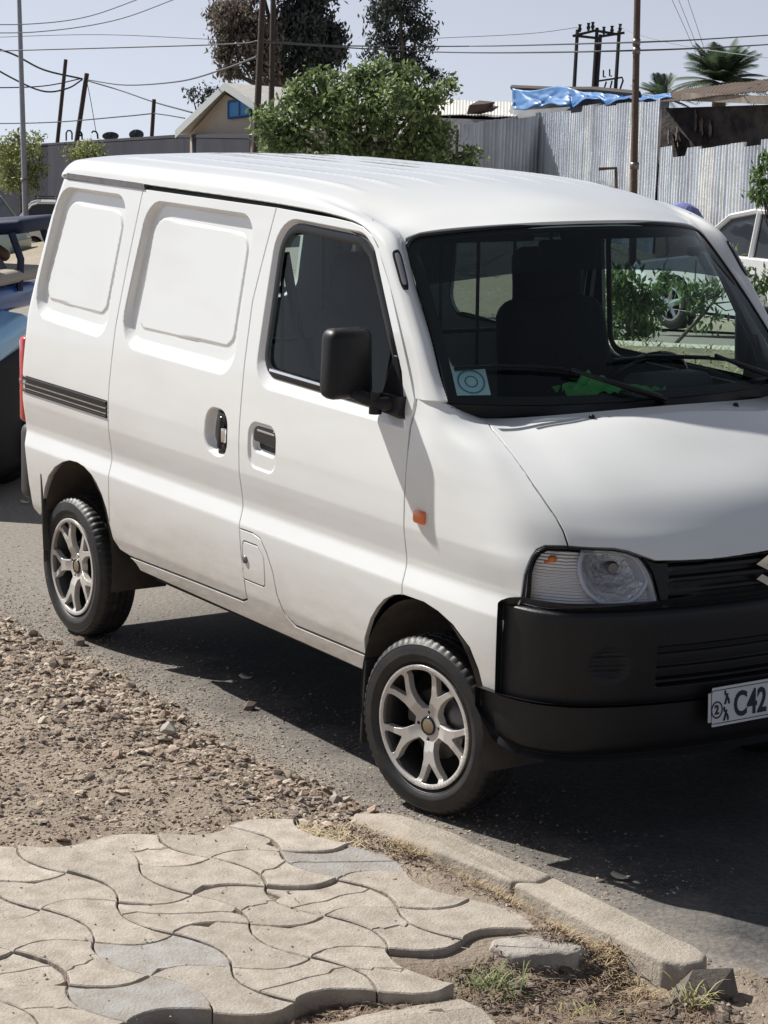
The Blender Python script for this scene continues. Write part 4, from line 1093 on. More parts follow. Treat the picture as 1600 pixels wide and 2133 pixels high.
# paving of wave-edged blocks
PA = np.array([.447, -1.919]); Va = np.array([.247, .023]); Vb = np.array([.045, .187])
PAVE = np.array([(-.40, -2.75), (-.10, -1.95), (-.02, -1.66), (.08, -1.45), (.22, -1.27), (.42, -1.15), (.80, -1.09), (1.02, -1.09), (1.12, -1.14), (1.155, -1.27), (1.16, -1.46), (1.14, -1.63), (1.14, -1.83), (1.14, -2.05), (1.15, -2.35), (1.25, -2.9), (0, -3.3)])
def pavers():
    V = []; F = []; Cc = []; base = 0; rg = np.random.default_rng(5)
    na = np.array([Va[1], -Va[0]]) / np.linalg.norm(Va); nb = np.array([-Vb[1], Vb[0]]) / np.linalg.norm(Vb)
    def node(i, j): return PA + i * Va + j * Vb
    def edge(i, j, fam, k=12):
        p = node(i, j); sgn_ = 1 if (i + j) % 2 == 0 else -1
        t = np.linspace(0, 1, k + 1)[:-1][:, None]
        if fam == 'a': return p + Va * t - sgn_ * (Vb / np.linalg.norm(Vb)) * .040 * np.sin(pi * t) ** .9
        return p + Vb * t + sgn_ * (Va / np.linalg.norm(Va)) * .043 * np.sin(pi * t) ** .9
    for i in range(-8, 8):
        for j in range(-9, 9):
            c = node(i + .5, j + .5)
            if not inside(PAVE, c[None])[0]: continue
            P = np.concatenate([edge(i, j, 'a'), edge(i + 1, j, 'b'), edge(i, j + 1, 'a', 12)[::-1][:-1] * 1, edge(i, j, 'b')[::-1]])
            top = np.concatenate([edge(i, j + 1, 'a'), node(i + 1, j + 1)[None]])[::-1]
            lf = np.concatenate([edge(i, j, 'b'), node(i, j + 1)[None]])[::-1]
            P = np.concatenate([edge(i, j, 'a'), edge(i + 1, j, 'b'), top[:-1], lf[:-1]])
            jit = rg.normal(0, .0009, len(P)); P = off_poly(P, -.0016 - rg.random() * .0016); P = P + off_poly(P, 1)[:, :] * 0 + (off_poly(P, 1) - P) * jit[:, None]
            if rg.random() < .3:                                                              # a chipped corner
                q = rg.integers(len(P)); d = np.hypot(*(P - P[q]).T); P = P + (c - P) * (np.clip(.03 - d, 0, 1) * 6)[:, None]
            pieces = [P]
            if rg.random() < .42:
                h_ = len(P) // 2; q0 = int(rg.integers(4, 9)); q1 = q0 + h_; cut = [P[q0] * (1 - t) + P[q1] * t + rg.normal(0, .006, 2) for t in np.linspace(.12, .88, 6)]
                A_ = np.concatenate([P[q0:q1 + 1], np.array(cut)[::-1]]); B_2 = np.concatenate([P[q1:], P[:q0 + 1], np.array(cut)]); pieces = [off_poly(A_, -.0012), off_poly(B_2, -.0012)]
            PP0 = pieces
            tx, ty = rg.normal(0, .012, 2); dz = rg.normal(0, .002)
            grey = rg.random() < .08 or (c[1] > -1.42 and rg.random() < .45)
            col = np.array([.35, .338, .322]) if grey else np.array([.45, .400, .342])
            col = col * (1 + rg.normal(0, .06))
            for P in PP0:
                n_ = len(P); ins = off_poly(P, -.003); dq = dz - (.002 * rg.random() if len(PP0) > 1 else 0)
                zt = lambda Q, h: (KTOP + dq + tx * (Q[:, 0] - c[0]) + ty * (Q[:, 1] - c[1]) + h)[:, None]
                L = [np.hstack([P, zt(P, -.055)]), np.hstack([P, zt(P, -.003)]), np.hstack([ins, zt(ins, 0)])]
                for r_ in L: V.append(r_)
                for k in range(2): F += [(base + k * n_ + q, base + k * n_ + (q + 1) % n_, base + (k + 1) * n_ + (q + 1) % n_, base + (k + 1) * n_ + q) for q in range(n_)]
                F.append(tuple(range(base + 2 * n_, base + 3 * n_))); Cc += [(*col, 1)] * (3 * n_); base += 3 * n_
    me_o = mk('paving', np.concatenate(V), F, mat('concrete_block', (.5, .44, .36), .92, n=(19, .75, (.25, .21, .17)), b=(120, .005), vcol='tint'), None, False)
    at_ = me_o.data.color_attributes.new('tint', 'FLOAT_COLOR', 'POINT'); at_.data.foreach_set('color', np.array(Cc).ravel())
    return tag(me_o, kind='structure')
pavers()

CONC = mat('kerb_concrete', (.42, .37, .31), .93, n=(11, .75, (.28, .24, .19)), b=(90, .007))
def stone_block(name, P, z0, z1, m, seed, label, cat, group=None, rough_=.004, bev=.008):
    """a slab cut to plan outline P with worn, uneven edges"""
    P = densify(round_poly(P, .012, 4), np.array((.008, .008))); n_ = len(P)
    k = fbm(P[:, 0], P[:, 1], 14, 3, seed) * rough_; P = P + (off_poly(P, 1) - P) * k[:, None]
    rings = [(0, z0), (.002, (z0 + z1) / 2), (0, z1 - bev), (-bev * .35, z1 - bev * .35), (-bev, z1), (-bev * 1.5, z1 + .0012)]
    V = []
    for o_, z in rings:
        Q = off_poly(P, o_); V.append(np.hstack([Q, (z + .5 * rough_ * fbm(Q[:, 0], Q[:, 1], 20, 2, seed + 3))[:, None]]))
    F = [(r_ * n_ + q, r_ * n_ + (q + 1) % n_, (r_ + 1) * n_ + (q + 1) % n_, (r_ + 1) * n_ + q) for r_ in range(len(rings) - 1) for q in range(n_)]
    Q = off_poly(P, -bev * 1.5); r_ = delaunay_2d_cdt([Vector(q) for q in Q], [(i, (i + 1) % n_) for i in range(n_)], [], 0, 1e-6)
    V2 = np.array([(v.x, v.y) for v in r_[0]]); T = np.array(r_[2]); T = T[inside(Q, V2[T].mean(1))]; b0 = (len(rings) - 1) * n_
    if len(V2) == n_: F += [tuple(int(r_[3][i][0]) + b0 for i in t) for t in T]
    else: print('cap', name, len(V2), n_); F.append(tuple(range(b0, b0 + n_)))
    bmx = bmesh.new(); vv = [bmx.verts.new(v) for v in np.concatenate(V)]
    for f_ in F:
        try: bmx.faces.new([vv[i] for i in f_])
        except ValueError: pass
    bmesh.ops.recalc_face_normals(bmx, faces=bmx.faces)
    o = bmobj(name, bmx, m, None, True)
    return tag(o, label, cat, group)
stone_block('kerb_stone', [(.15, -1.03), (.19, -.955), (.26, -.910), (.40, -.885), (.822, -.847), (.840, -.905), (.803, -.966), (.50, -1.010), (.32, -1.055), (.20, -1.075)], -.08, KTOP - .008, CONC, 1,
            'long pale concrete kerb stone that starts beside the front tyre', 'kerb', 'kerb stones')
stone_block('kerb_stone', [(.827, -.847), (1.20, -.838), (1.375, -.834), (1.43, -.850), (1.455, -.885), (1.448, -.93), (1.40, -.965), (1.25, -.968), (.98, -.970), (.808, -.970), (.845, -.905)], -.08, KTOP - .008, CONC, 2,
            'pale concrete kerb stone whose dark broken end sticks out beyond the paving', 'kerb', 'kerb stones')
stone_block('concrete_slab', [(1.285, -1.816), (1.299, -1.647), (1.318, -1.489), (1.391, -1.480), (1.53, -1.517), (1.62, -1.9), (1.40, -2.1), (1.30, -2.0)], -.03, .075, CONC, 5, 'flat pale concrete slab lying at the lower edge of the paving', 'slab')
stone_block('broken_block', [(1.10, -1.24), (1.14, -1.12), (1.20, -1.072), (1.262, -1.068), (1.275, -1.11), (1.245, -1.19), (1.185, -1.262), (1.13, -1.275)], -.02, .086, mat('old_block', (.40, .37, .33), .95, n=(20, .6, (.2, .17, .15)), b=(90, .006)), 8, 'thick grey block with a dark broken face where the paving ends', 'block', rough_=.010)

# ------------------------------------------------------------------ loose stones, straw and grass
ICO = None
def ico():
    bm = bmesh.new(); bmesh.ops.create_icosphere(bm, subdivisions=1, radius=1); V = np.array([v.co[:] for v in bm.verts]); F = np.array([[v.index for v in f.verts] for f in bm.faces]); bm.free(); return V, F
IV, IF = ico()
def stones(name, X, Y, S, hf, m, cols, flat=.6, sink=.25, seed=0, label=None, kind=None, cat=None):
    rg = np.random.default_rng(seed); n_ = len(X); k = len(IV)
    D = 1 + rg.normal(0, .22, (n_, k, 1)); sc = np.stack([rg.uniform(.7, 1.35, n_), rg.uniform(.6, 1.1, n_), rg.uniform(.35, .8, n_) * flat / .6], 1)[:, None]
    P = IV[None] * D * sc
    a = rg.uniform(0, 2 * pi, n_); tl = rg.normal(0, .35, n_); ca, sa = np.cos(a)[:, None], np.sin(a)[:, None]; ct, st_ = np.cos(tl)[:, None], np.sin(tl)[:, None]
    x, y, z = P[..., 0], P[..., 1], P[..., 2]; x, z = x * ct - z * st_, x * st_ + z * ct; x, y = x * ca - y * sa, x * sa + y * ca
    P = np.stack([x, y, z], -1) * S[:, None, None]
    P[..., 0] += X[:, None]; P[..., 1] += Y[:, None]; P[..., 2] += (hf(X, Y) + S * (.5 * flat - sink))[:, None]
    F = (IF[None] + (np.arange(n_) * k)[:, None, None]).reshape(-1, 3)
    o = mk(name, P.reshape(-1, 3), F, m, None, False)
    cc = np.array(cols)[rg.integers(len(cols), size=n_)] * (1 + rg.normal(0, .15, (n_, 1))); cc = np.clip(np.concatenate([cc, np.ones((n_, 1))], 1), 0, 1)
    at_ = o.data.color_attributes.new('tint', 'FLOAT_COLOR', 'POINT'); at_.data.foreach_set('color', np.repeat(cc, k, 0).ravel())
    return tag(o, label, cat, kind=kind)
STONE = mat('stone', (.3, .27, .24), .9, n=(40, .4, (.2, .17, .14)), b=(90, .003), vcol='tint')
rg = np.random.default_rng(3)
def scatter(n_, xr, yr, dens):
    X = rg.uniform(*xr, n_); Y = rg.uniform(*yr, n_); k = rg.random(n_) < dens(X, Y); return X[k], Y[k]
SC = [(.36, .29, .225), (.45, .365, .29), (.22, .175, .14), (.33, .25, .19), (.48, .41, .33), (.15, .125, .11), (.28, .20, .15)]
def band(X, Y):
    d = -.82 - Y + .04 * np.clip(X + .9, 0, 1)                                               # distance in from the tarmac edge
    core = np.exp(-((d - .17 - .02 * np.clip(-X, 0, 3)) / (.17 + .05 * np.clip(-X, 0, 4))) ** 2)
    pv = inside(PAVE, np.stack([X, Y], 1)); kb = (X > .05) & (Y > -1.09)
    return np.where(pv | kb | (d < -.03), 0, (core * (.75 + .5 * fbm(X, Y, 2.2, 2, 8)) + .06 * (1 + fbm(X, Y, 1.4, 3, 2))) * np.clip((.45 - X) / .25, 0, 1))
X, Y = scatter(70000, (-4.5, .5), (-2.6, -.8), band)
stones('gravel', X, Y, .006 + .011 * rg.random(len(X)) ** 2.0, soil, STONE, SC, seed=1, kind='stuff', flat=.5, sink=.15)
X, Y = scatter(15000, (-4.5, .45), (-2.4, -.84), lambda X, Y: band(X, Y) * .55)
stones('rubble', X, Y, .010 + .017 * rg.random(len(X)) ** 2.4, soil, STONE, SC, seed=2, kind='stuff', flat=.45, sink=.12)
X, Y = scatter(60000, (-3.4, .6), (-3.0, -.86), lambda X, Y: np.where(inside(PAVE, np.stack([X, Y], 1)) | ((X > .05) & (Y > -1.09)), 0, .8))
stones('grit', X, Y, .0025 + .004 * rg.random(len(X)), soil, STONE, SC, seed=4, kind='stuff')
rgx = np.random.default_rng(8); X = rgx.uniform(1.25, 1.9, 900); Y = rgx.uniform(-1.9, -.9, 900); kx = ~inside(PAVE, np.stack([X, Y], 1)) & ((Y < -1.0) | (X > 1.48)); X, Y = X[kx], Y[kx]
stones('earth_lumps', X, Y, .006 + .016 * rgx.random(len(X)) ** 2, soil, STONE, [(.16, .12, .09), (.22, .17, .13), (.11, .085, .07)], seed=15, kind='stuff')
X, Y = scatter(5200, (.15, 2.0), (-2.0, -.70), lambda X, Y: np.where(inside(PAVE, np.stack([X, Y], 1)) | ((Y > -1.03) & (Y < -.83) & (X < 1.47)), 0, .8))
stones('debris', X, Y, .003 + .009 * rg.random(len(X)) ** 3, lambda a, b: np.maximum(soil(a, b), G), STONE, SC, seed=5, kind='stuff')
X, Y = scatter(1500, (-.1, 1.35), (-2.6, -1.0), lambda X, Y: np.where(inside(PAVE, np.stack([X, Y], 1)), .22, 0))
stones('paving_crumbs', X, Y, .0018 + .0035 * rg.random(len(X)) ** 3, lambda a, b: a * 0 + KTOP, STONE, SC[:3], seed=6, kind='stuff')
for k, (px, py, s_, lab) in enumerate([(70, 1302, .030, 'dark brown stone at the tarmac edge, leftmost of the larger loose stones'), (115, 1395, .028, 'brown stone half buried in the gravel left of the rear wheel'),
        (520, 1358 + 90, .024, 'dark pointed stone alone on the tarmac edge of the gravel'), (240, 1512, .026, 'dark flat stone in the middle of the gravel band'), (350, 1522, .026, 'smooth pale grey stone standing up in the gravel'),
        (165, 1316, .026, 'dark rounded stone on the tarmac just behind the rear wheel'), (612, 1727, .024, 'dark stone at the far edge of the paving beside the dry straw'), (700, 1652, .030, 'pale angular stone at the end of the gravel near the front tyre'), (268, 1418, .030, 'reddish brown angular stone on top of the gravel band')]):
    P = at(px, py, 6.); d = P - CAMP; q = CAMP + d * ((.03 - CAMP[2]) / d[2])
    o = stones('loose_stone', np.array([q[0]]), np.array([q[1]]), np.array([s_]), lambda a, b: np.maximum(soil(a, b), G), STONE, [(.40, .37, .33) if 'pale' in lab else (.17, .13, .11)], seed=40 + k, label=lab, cat='stone', flat=.9, sink=.1)
    o['group'] = 'larger loose stones'

for k, (px, py, lab) in enumerate(((512, 1412, 'pale curled scrap lying at the edge of the shadow beside the van'), (1292, 1828, 'pale flat scrap lying in the shadow in front of the bumper'), (52, 1047, 'small pale scrap on the tarmac behind the rear bumper'))):
    P = at(px, py, 6.); d = P - CAMP; q = CAMP + d * ((G + .006 - CAMP[2]) / d[2]); n1 = 7; V = []
    for i in range(n1):
        for j in (-1, 1): V.append((q[0] + (i - 3) * .009, q[1] + j * .011 * (1 - ((i - 3) / 4) ** 2) + (i - 3) * .003, G + .005 + .006 * ((i - 3) / 3) ** 2 + .003 * (j + 1)))
    o = mk('paper_scrap', V, [(2 * i, 2 * i + 1, 2 * i + 3, 2 * i + 2) for i in range(n1 - 1)], mat('dry_leaf', (.55, .50, .40), .8), None, True); so_ = o.modifiers.new('s', 'SOLIDIFY'); so_.thickness = .0012; tag(o, lab, 'scrap', 'scraps on the tarmac')
rgg = np.random.default_rng(23); X = rgg.uniform(-4.5, .9, 16000); Y = -.86 + rgg.exponential(.16, 16000); kx = Y < -.2
stones('road_grit', X[kx], Y[kx], .0018 + .0045 * rgg.random(kx.sum()) ** 3, lambda a, b: a * 0 + G, STONE, SC, seed=16, kind='stuff', flat=.5, sink=.1)
o = stones('kerb_shade_lump', np.array([1.485]), np.array([-.915]), np.array([.075]), lambda a, b: a * 0 + .0, STONE, [(.10, .085, .075)], seed=91, label='dark lump added mostly for the shadow at the broken end of the kerb', cat='rubble', flat=.8, sink=.2)  # dark lump added, mostly standing for the shadow at the kerb end
o = stones('broken_concrete', np.array([1.60]), np.array([-.83]), np.array([.045]), lambda a, b: a * 0 + G, STONE, [(.40, .36, .30)], seed=93, label='pale worn lump of concrete in the bottom right corner beyond the kerb end', cat='rubble', flat=.6, sink=.3)
def blades(name, C, L, W, up, m, seed, spread=1., droop=.6, seg=4, kind=None, label=None, cat=None):
    """grass: C (n,3) roots"""
    rg2 = np.random.default_rng(seed); n_ = len(C); a = rg2.uniform(0, 2 * pi, n_); L = L * rg2.uniform(.5, 1.2, n_)
    u = up * rg2.uniform(.5, 1.2, n_); V = []; s_ = np.stack([-np.sin(a), np.cos(a), 0 * a], 1); d = np.stack([np.cos(a), np.sin(a), 0 * a], 1)
    for k in range(seg + 1):
        t = k / seg; hz = spread * t; vt = u * (t - droop * t * t)
        c = C + d * (L * hz)[:, None] + np.array([0, 0, 1]) * (L * vt)[:, None]
        wd = W * (1 - t) ** .7 * .5 + W * .04
        V += [c - s_ * wd, c + s_ * wd]
    V = np.stack(V, 1).reshape(-1, 3); m_ = 2 * (seg + 1)
    q = np.array([[2 * k, 2 * k + 1, 2 * k + 3, 2 * k + 2] for k in range(seg)])
    F = (q[None] + (np.arange(n_) * m_)[:, None, None]).reshape(-1, 4)
    return tag(mk(name, V, F, m), label, cat, kind=kind)
STRAW = mat('straw', (.42, .33, .20), .8, n=(30, .8, (.28, .19, .11)))
GRASS = mat('green_grass', (.11, .16, .055), .7, n=(30, .7, (.28, .27, .11)))
X, Y = VG; blades('verge_grass', np.stack([X, Y, zground(X, Y) + .06], 1), .16, .012, 1.1, mat('verge_straw', (.36, .34, .17), .8, n=(9, .8, (.15, .19, .06))), 31, spread=.8, kind='stuff')
def seam(n_, x0, x1, wid, seed):
    r2 = np.random.default_rng(seed); X = r2.uniform(x0, x1, n_)
    yc = np.interp(X, [.15, .4, .8, 1.2, 1.45], [-1.12, -1.08, -1.01, -1.00, -1.0]); Y = yc - np.abs(r2.normal(0, wid * 1.6, n_))
    return np.stack([X, Y, soil(X, Y) + .004], 1)
C = np.concatenate([seam(260, .15, 1.5, .024, 1), seam(260, .75, .92, .022, 2), seam(520, 1.1, 1.45, .035, 3), seam(160, .42, .56, .02, 4)])
blades('seam_litter', np.concatenate([seam(900, .12, 1.5, .035, 21)]), .028, .0034, .4, mat('litter', (.24, .17, .115), .85, n=(40, .8, (.10, .065, .045))), 22, spread=1., droop=.5, kind='stuff')
blades('dry_grass', C, .045, .0030, .9, STRAW, 11, spread=.8, kind='stuff')
r2 = np.random.default_rng(9); n_ = 9000; X = r2.uniform(1.1, 1.95, n_); Y = r2.uniform(-1.95, -.98, n_); C = np.stack([X, Y, soil(X, Y) + .003], 1)
C = C[~inside(PAVE, C[:, :2]) & ((Y < -1.03) | (X > 1.47))]
blades('dead_litter', C, .040, .0034, .35, mat('litter', (.30, .21, .14), .85, n=(40, .8, (.12, .07, .05))), 12, spread=1., droop=.5, kind='stuff')
n_ = 420; X = r2.normal(.24, .12, n_); Y = r2.normal(-1.22, .05, n_); C = np.stack([X, Y, soil(X, Y) + .006], 1)
blades('scattered_straw', C, .050, .0032, .25, mat('pale_straw', (.46, .38, .24), .8), 13, spread=1., droop=.4, kind='stuff')
def tuft(px, py, n_, L, up, m, seed, lab, wid=.02, z=.04):
    P = at(px, py, 6.); d = P - CAMP; q = CAMP + d * ((z - CAMP[2]) / d[2]); r3 = np.random.default_rng(seed)
    X = q[0] + r3.normal(0, wid, n_); Y = q[1] + r3.normal(0, wid, n_)
    o = blades('grass_tuft', np.stack([X, Y, np.full(n_, z - .02)], 1), L, .0042, up, m, seed, spread=.75, label=lab, cat='grass tuft'); o['group'] = 'grass tufts'
tuft(1035, 2065, 150, .095, 1.5, GRASS, 5, 'green grass tuft growing against the broken edge of the paving', .028)
tuft(985, 2040, 50, .075, 1.4, GRASS, 15, 'small green grass tuft at the notch in the paving edge', .02)
tuft(1440, 2085, 60, .09, 1.5, mat('dry_green', (.34, .32, .14), .8), 6, 'yellow green grass tuft in front of the broken kerb end', .022, .03)
tuft(1290, 1975, 170, .085, 1.2, STRAW, 7, 'largest straw coloured tuft between the paving and the kerb end', .035, .05)
tuft(1115, 1855, 90, .06, 1.1, STRAW, 8, 'straw coloured tuft in the seam where the two kerb stones meet', .02, .06)
tuft(925, 1785, 60, .05, 1.2, GRASS, 18, 'small green tuft in the seam behind the first kerb stone', .014, .06)
tuft(1230, 2110, 80, .06, .9, mat('dry_green', (.34, .32, .14), .8), 19, 'low yellowish tuft among dead litter at the bottom right', .03, .03)

# ------------------------------------------------------------------ trees and shrubs
def leaf_mesh(name, C, N, size, asp, m, parent, seed, droop=.0):
    """C leaf centres; every leaf a folded lozenge"""
    r2 = np.random.default_rng(seed); n_ = len(C)
    d = r2.normal(0, 1, (n_, 3)); d[:, 2] -= droop * 1.6; d /= np.linalg.norm(d, axis=1)[:, None]
    s_ = np.cross(d, r2.normal(0, 1, (n_, 3))); s_ /= np.linalg.norm(s_, axis=1)[:, None]; nn = np.cross(d, s_)
    L = (size * r2.uniform(.6, 1.25, n_))[:, None]
    V = np.stack([C - d * L / 2, C + s_ * L * asp / 2 + nn * L * .06, C + d * L / 2, C - s_ * L * asp / 2 + nn * L * .06], 1).reshape(-1, 3)
    b = np.arange(n_)[:, None] * 4
    F = np.concatenate([b + [0, 1, 2], b + [0, 2, 3]])
    o = mk(name, V, F, m, parent, False)
    g = r2.uniform(.55, 1.35, n_); at_ = o.data.color_attributes.new('tint', 'FLOAT_COLOR', 'POINT')
    base = np.array(m['leafcol'] if 'leafcol' in m else (.1, .13, .05)); alt = np.array(m['leafalt'] if 'leafalt' in m else base)
    q = r2.random(n_)[:, None]; col = (base * (1 - q) + alt * q) * g[:, None]
    at_.data.foreach_set('color', np.repeat(np.concatenate([col, np.ones((n_, 1))], 1), 4, 0).ravel())
    return o
def leafmat(name, c0, c1, rough=.55):
    m = mat(name, c0, rough, vcol='tint'); m['leafcol'] = list(c0); m['leafalt'] = list(c1)
    t = m.node_tree; p = t.nodes['Principled BSDF']
    tr = t.nodes.new('ShaderNodeBsdfTranslucent'); a = [q for q in t.nodes if q.type == 'VERTEX_COLOR'][0]
    hsv = t.nodes.new('ShaderNodeHueSaturation'); hsv.inputs['Value'].default_value = 1.5; t.links.new(a.outputs[0], hsv.inputs['Color']); t.links.new(hsv.outputs[0], tr.inputs[0])
    mx = t.nodes.new('ShaderNodeMixShader'); mx.inputs[0].default_value = .28; o = t.nodes['Material Output']
    t.links.new(p.outputs[0], mx.inputs[1]); t.links.new(tr.outputs[0], mx.inputs[2]); t.links.new(mx.outputs[0], o.inputs[0])
    return m
BARK = mat('bark', (.10, .085, .07), .9, n=(8, .6, (.05, .04, .035)), b=(20, .02))
def tree(name, D, blobs, base, size, asp, m, seed, label, cat, dens=1., droop=.3, group=None, clump=.16, trunk_r=.10, parts=('trunk', 'crown'), m2=None):
    """blobs (px, py, rx, ry): where the masses of the crown stand, in photograph pixels at distance D"""
    r2 = np.random.default_rng(seed); B0 = at(base[0], base[1], D); B0 = np.array([B0[0], B0[1], float(zground(B0[0], B0[1])) - .1])
    root = thing(name, label, cat, (0, 0, 0), group); k = D / FPX
    mb = MB(); Cs = []
    topc = at(np.mean([b[0] for b in blobs]), np.mean([b[1] for b in blobs]), D)
    mid = B0 * .35 + topc * .65; mb.tube([B0, B0 * .6 + mid * .4 + r2.normal(0, .03, 3), mid, topc], [trunk_r, trunk_r * .85, trunk_r * .6, trunk_r * .25], 8)
    for (px, py, rx, ry) in blobs:
        dz = r2.normal(0, .35 * rx * k); c = at(px, py, D) + CF * dz
        mb.tube([mid + (topc - mid) * r2.random(), (mid + c) / 2 + r2.normal(0, .1 * rx * k, 3), c], [trunk_r * .4, trunk_r * .25, trunk_r * .08], 5)
        R_ = np.array([rx, rx, ry]) * k; nc = max(4, int(dens * rx * ry / 55))
        u = r2.normal(0, 1, (nc, 3)); u /= np.linalg.norm(u, axis=1)[:, None]; u *= (r2.random((nc, 1)) ** .45)
        cc = c + u * R_
        for q in cc:
            n_ = int(26 * dens ** .3); Cs.append(q + r2.normal(0, 1, (n_, 3)) * clump * k * np.array([1, 1, .8]) * 60)
    mb.build(parts[0], BARK, root, True)
    C = np.concatenate(Cs)
    if m2 is not None:
        s_ = (C - at(m2[1], 0, D)) @ CR < 0
        leaf_mesh(parts[1], C[~s_], None, size * k, asp, m, root, seed, droop); o = leaf_mesh('dead_crown', C[s_], None, size * k, asp, m2[0], root, seed + 1, droop)
    else: leaf_mesh(parts[1], C, None, size * k, asp, m, root, seed, droop)
    return root
L_EUC = leafmat('dark_leaves', (.030, .040, .045), (.055, .065, .05)); L_DEAD = leafmat('brown_leaves', (.21, .175, .145), (.065, .055, .048))
L_BUSH = leafmat('bright_leaves', (.085, .130, .045), (.27, .345, .150)); L_SHR = leafmat('yellow_leaves', (.30, .32, .12), (.15, .19, .07)); L_SAP = leafmat('sapling_leaves', (.06, .12, .04), (.16, .24, .09))
tree('tall_tree', 66, [(500, 40, 55, 50), (560, 110, 60, 60), (470, 90, 25, 50), (620, 50, 60, 60), (668, 105, 50, 60), (640, 60, 60, 60), (640, -40, 80, 60), (540, -50, 70, 50), (610, 150, 50, 30), (480, 150, 25, 20), (700, 90, 20, 40), (460, 30, 25, 30)],
     (600, 330), 13, .42, L_EUC, 1, 'tall dark tree, brown and dry on its left half, behind the twin wooden poles', 'tree', 1.6, .9, 'tall trees behind the roofs', trunk_r=.35, m2=(L_DEAD, 590))
tree('tall_tree', 70, [(830, 20, 55, 45), (870, 70, 40, 45), (800, 90, 35, 30), (850, 130, 40, 35), (790, 20, 35, 40), (835, -40, 60, 50), (900, 160, 22, 20), (775, 120, 16, 16), (915, 185, 16, 16)],
     (850, 330), 12, .38, L_EUC, 2, 'dark airy tree with drooping leaves rising above the green bush', 'tree', 1.15, .8, 'tall trees behind the roofs', trunk_r=.28)
tree('small_tree', 68, [(425, 205, 18, 16), (400, 195, 10, 12), (440, 190, 10, 8)], (425, 330), 10, .4, L_EUC, 3, 'small dark tree just left of the gabled roof', 'tree', 1., .5, trunk_r=.12)
tree('green_bush', 34, [(640, 215, 60, 40), (720, 240, 80, 60), (820, 230, 70, 60), (590, 260, 60, 50), (890, 270, 50, 52), (578, 310, 42, 40), (700, 320, 90, 40), (850, 320, 90, 45), (912, 325, 42, 42), (770, 165, 45, 35), (830, 160, 40, 30), (880, 200, 40, 30), (945, 178, 24, 8), (680, 175, 30, 16), (965, 345, 30, 30), (795, 140, 10, 22), (740, 155, 9, 18), (700, 160, 8, 16), (620, 175, 8, 20), (860, 150, 10, 16), (905, 205, 14, 10), (650, 160, 7, 12), (545, 240, 14, 12), (985, 320, 16, 12)],
     (750, 380), 15, .46, L_BUSH, 4, 'big bright green bush behind the roof of the white van', 'bush', .9, .2, trunk_r=.12, parts=('stem', 'foliage'), clump=.20)
tree('shrub', 82, [(25, 320, 38, 40), (65, 350, 30, 60), (20, 375, 30, 30), (40, 290, 14, 18), (72, 285, 10, 18)], (45, 420), 10, .4, L_SHR, 5, 'yellow green shrub at the left edge behind the lamp post', 'shrub', 1.3, .5, 'shrubs against the grey wall', parts=('stem', 'foliage'))
tree('shrub', 72, [(180, 312, 32, 16), (165, 325, 22, 18), (205, 325, 22, 14)], (180, 400), 10, .4, L_SHR, 6, 'small yellow green shrub showing between the grey wall and the van roof', 'shrub', 1.2, .5, 'shrubs against the grey wall', parts=('stem', 'foliage'))
tree('sapling', 19.5, [(1300, 600, 40, 40), (1340, 620, 45, 45), (1290, 660, 35, 45), (1345, 680, 30, 30), (1275, 580, 20, 25), (1300, 700, 25, 25), (1380, 590, 18, 20)], (1300, 800), 22, .36, L_SAP, 7, 'leafy sapling seen through the windscreen left of the parked car wheel', 'sapling', .55, .9, 'saplings on the median', trunk_r=.025, clump=.22)
tree('sapling', 19, [(1450, 620, 28, 30), (1470, 660, 25, 30), (1430, 600, 18, 22), (1480, 600, 20, 22), (1520, 545, 16, 22), (1545, 570, 14, 20), (1560, 640, 16, 26), (1590, 600, 12, 22)], (1376, 800), 20, .36, L_SAP, 8, 'thin sapling with its bare stem crossing the driver side window', 'sapling', .40, .9, 'saplings on the median', trunk_r=.022, clump=.2)
tree('sapling', 16, [(1590, 400, 18, 25), (1580, 370, 14, 14), (1600, 330, 16, 26), (1575, 405, 12, 12)], (1680, 860), 20, .36, L_SAP, 9, 'sapling whose branch tip reaches in at the right edge over the metal fence', 'sapling', .6, .9, 'saplings on the median', trunk_r=.022, clump=.16)

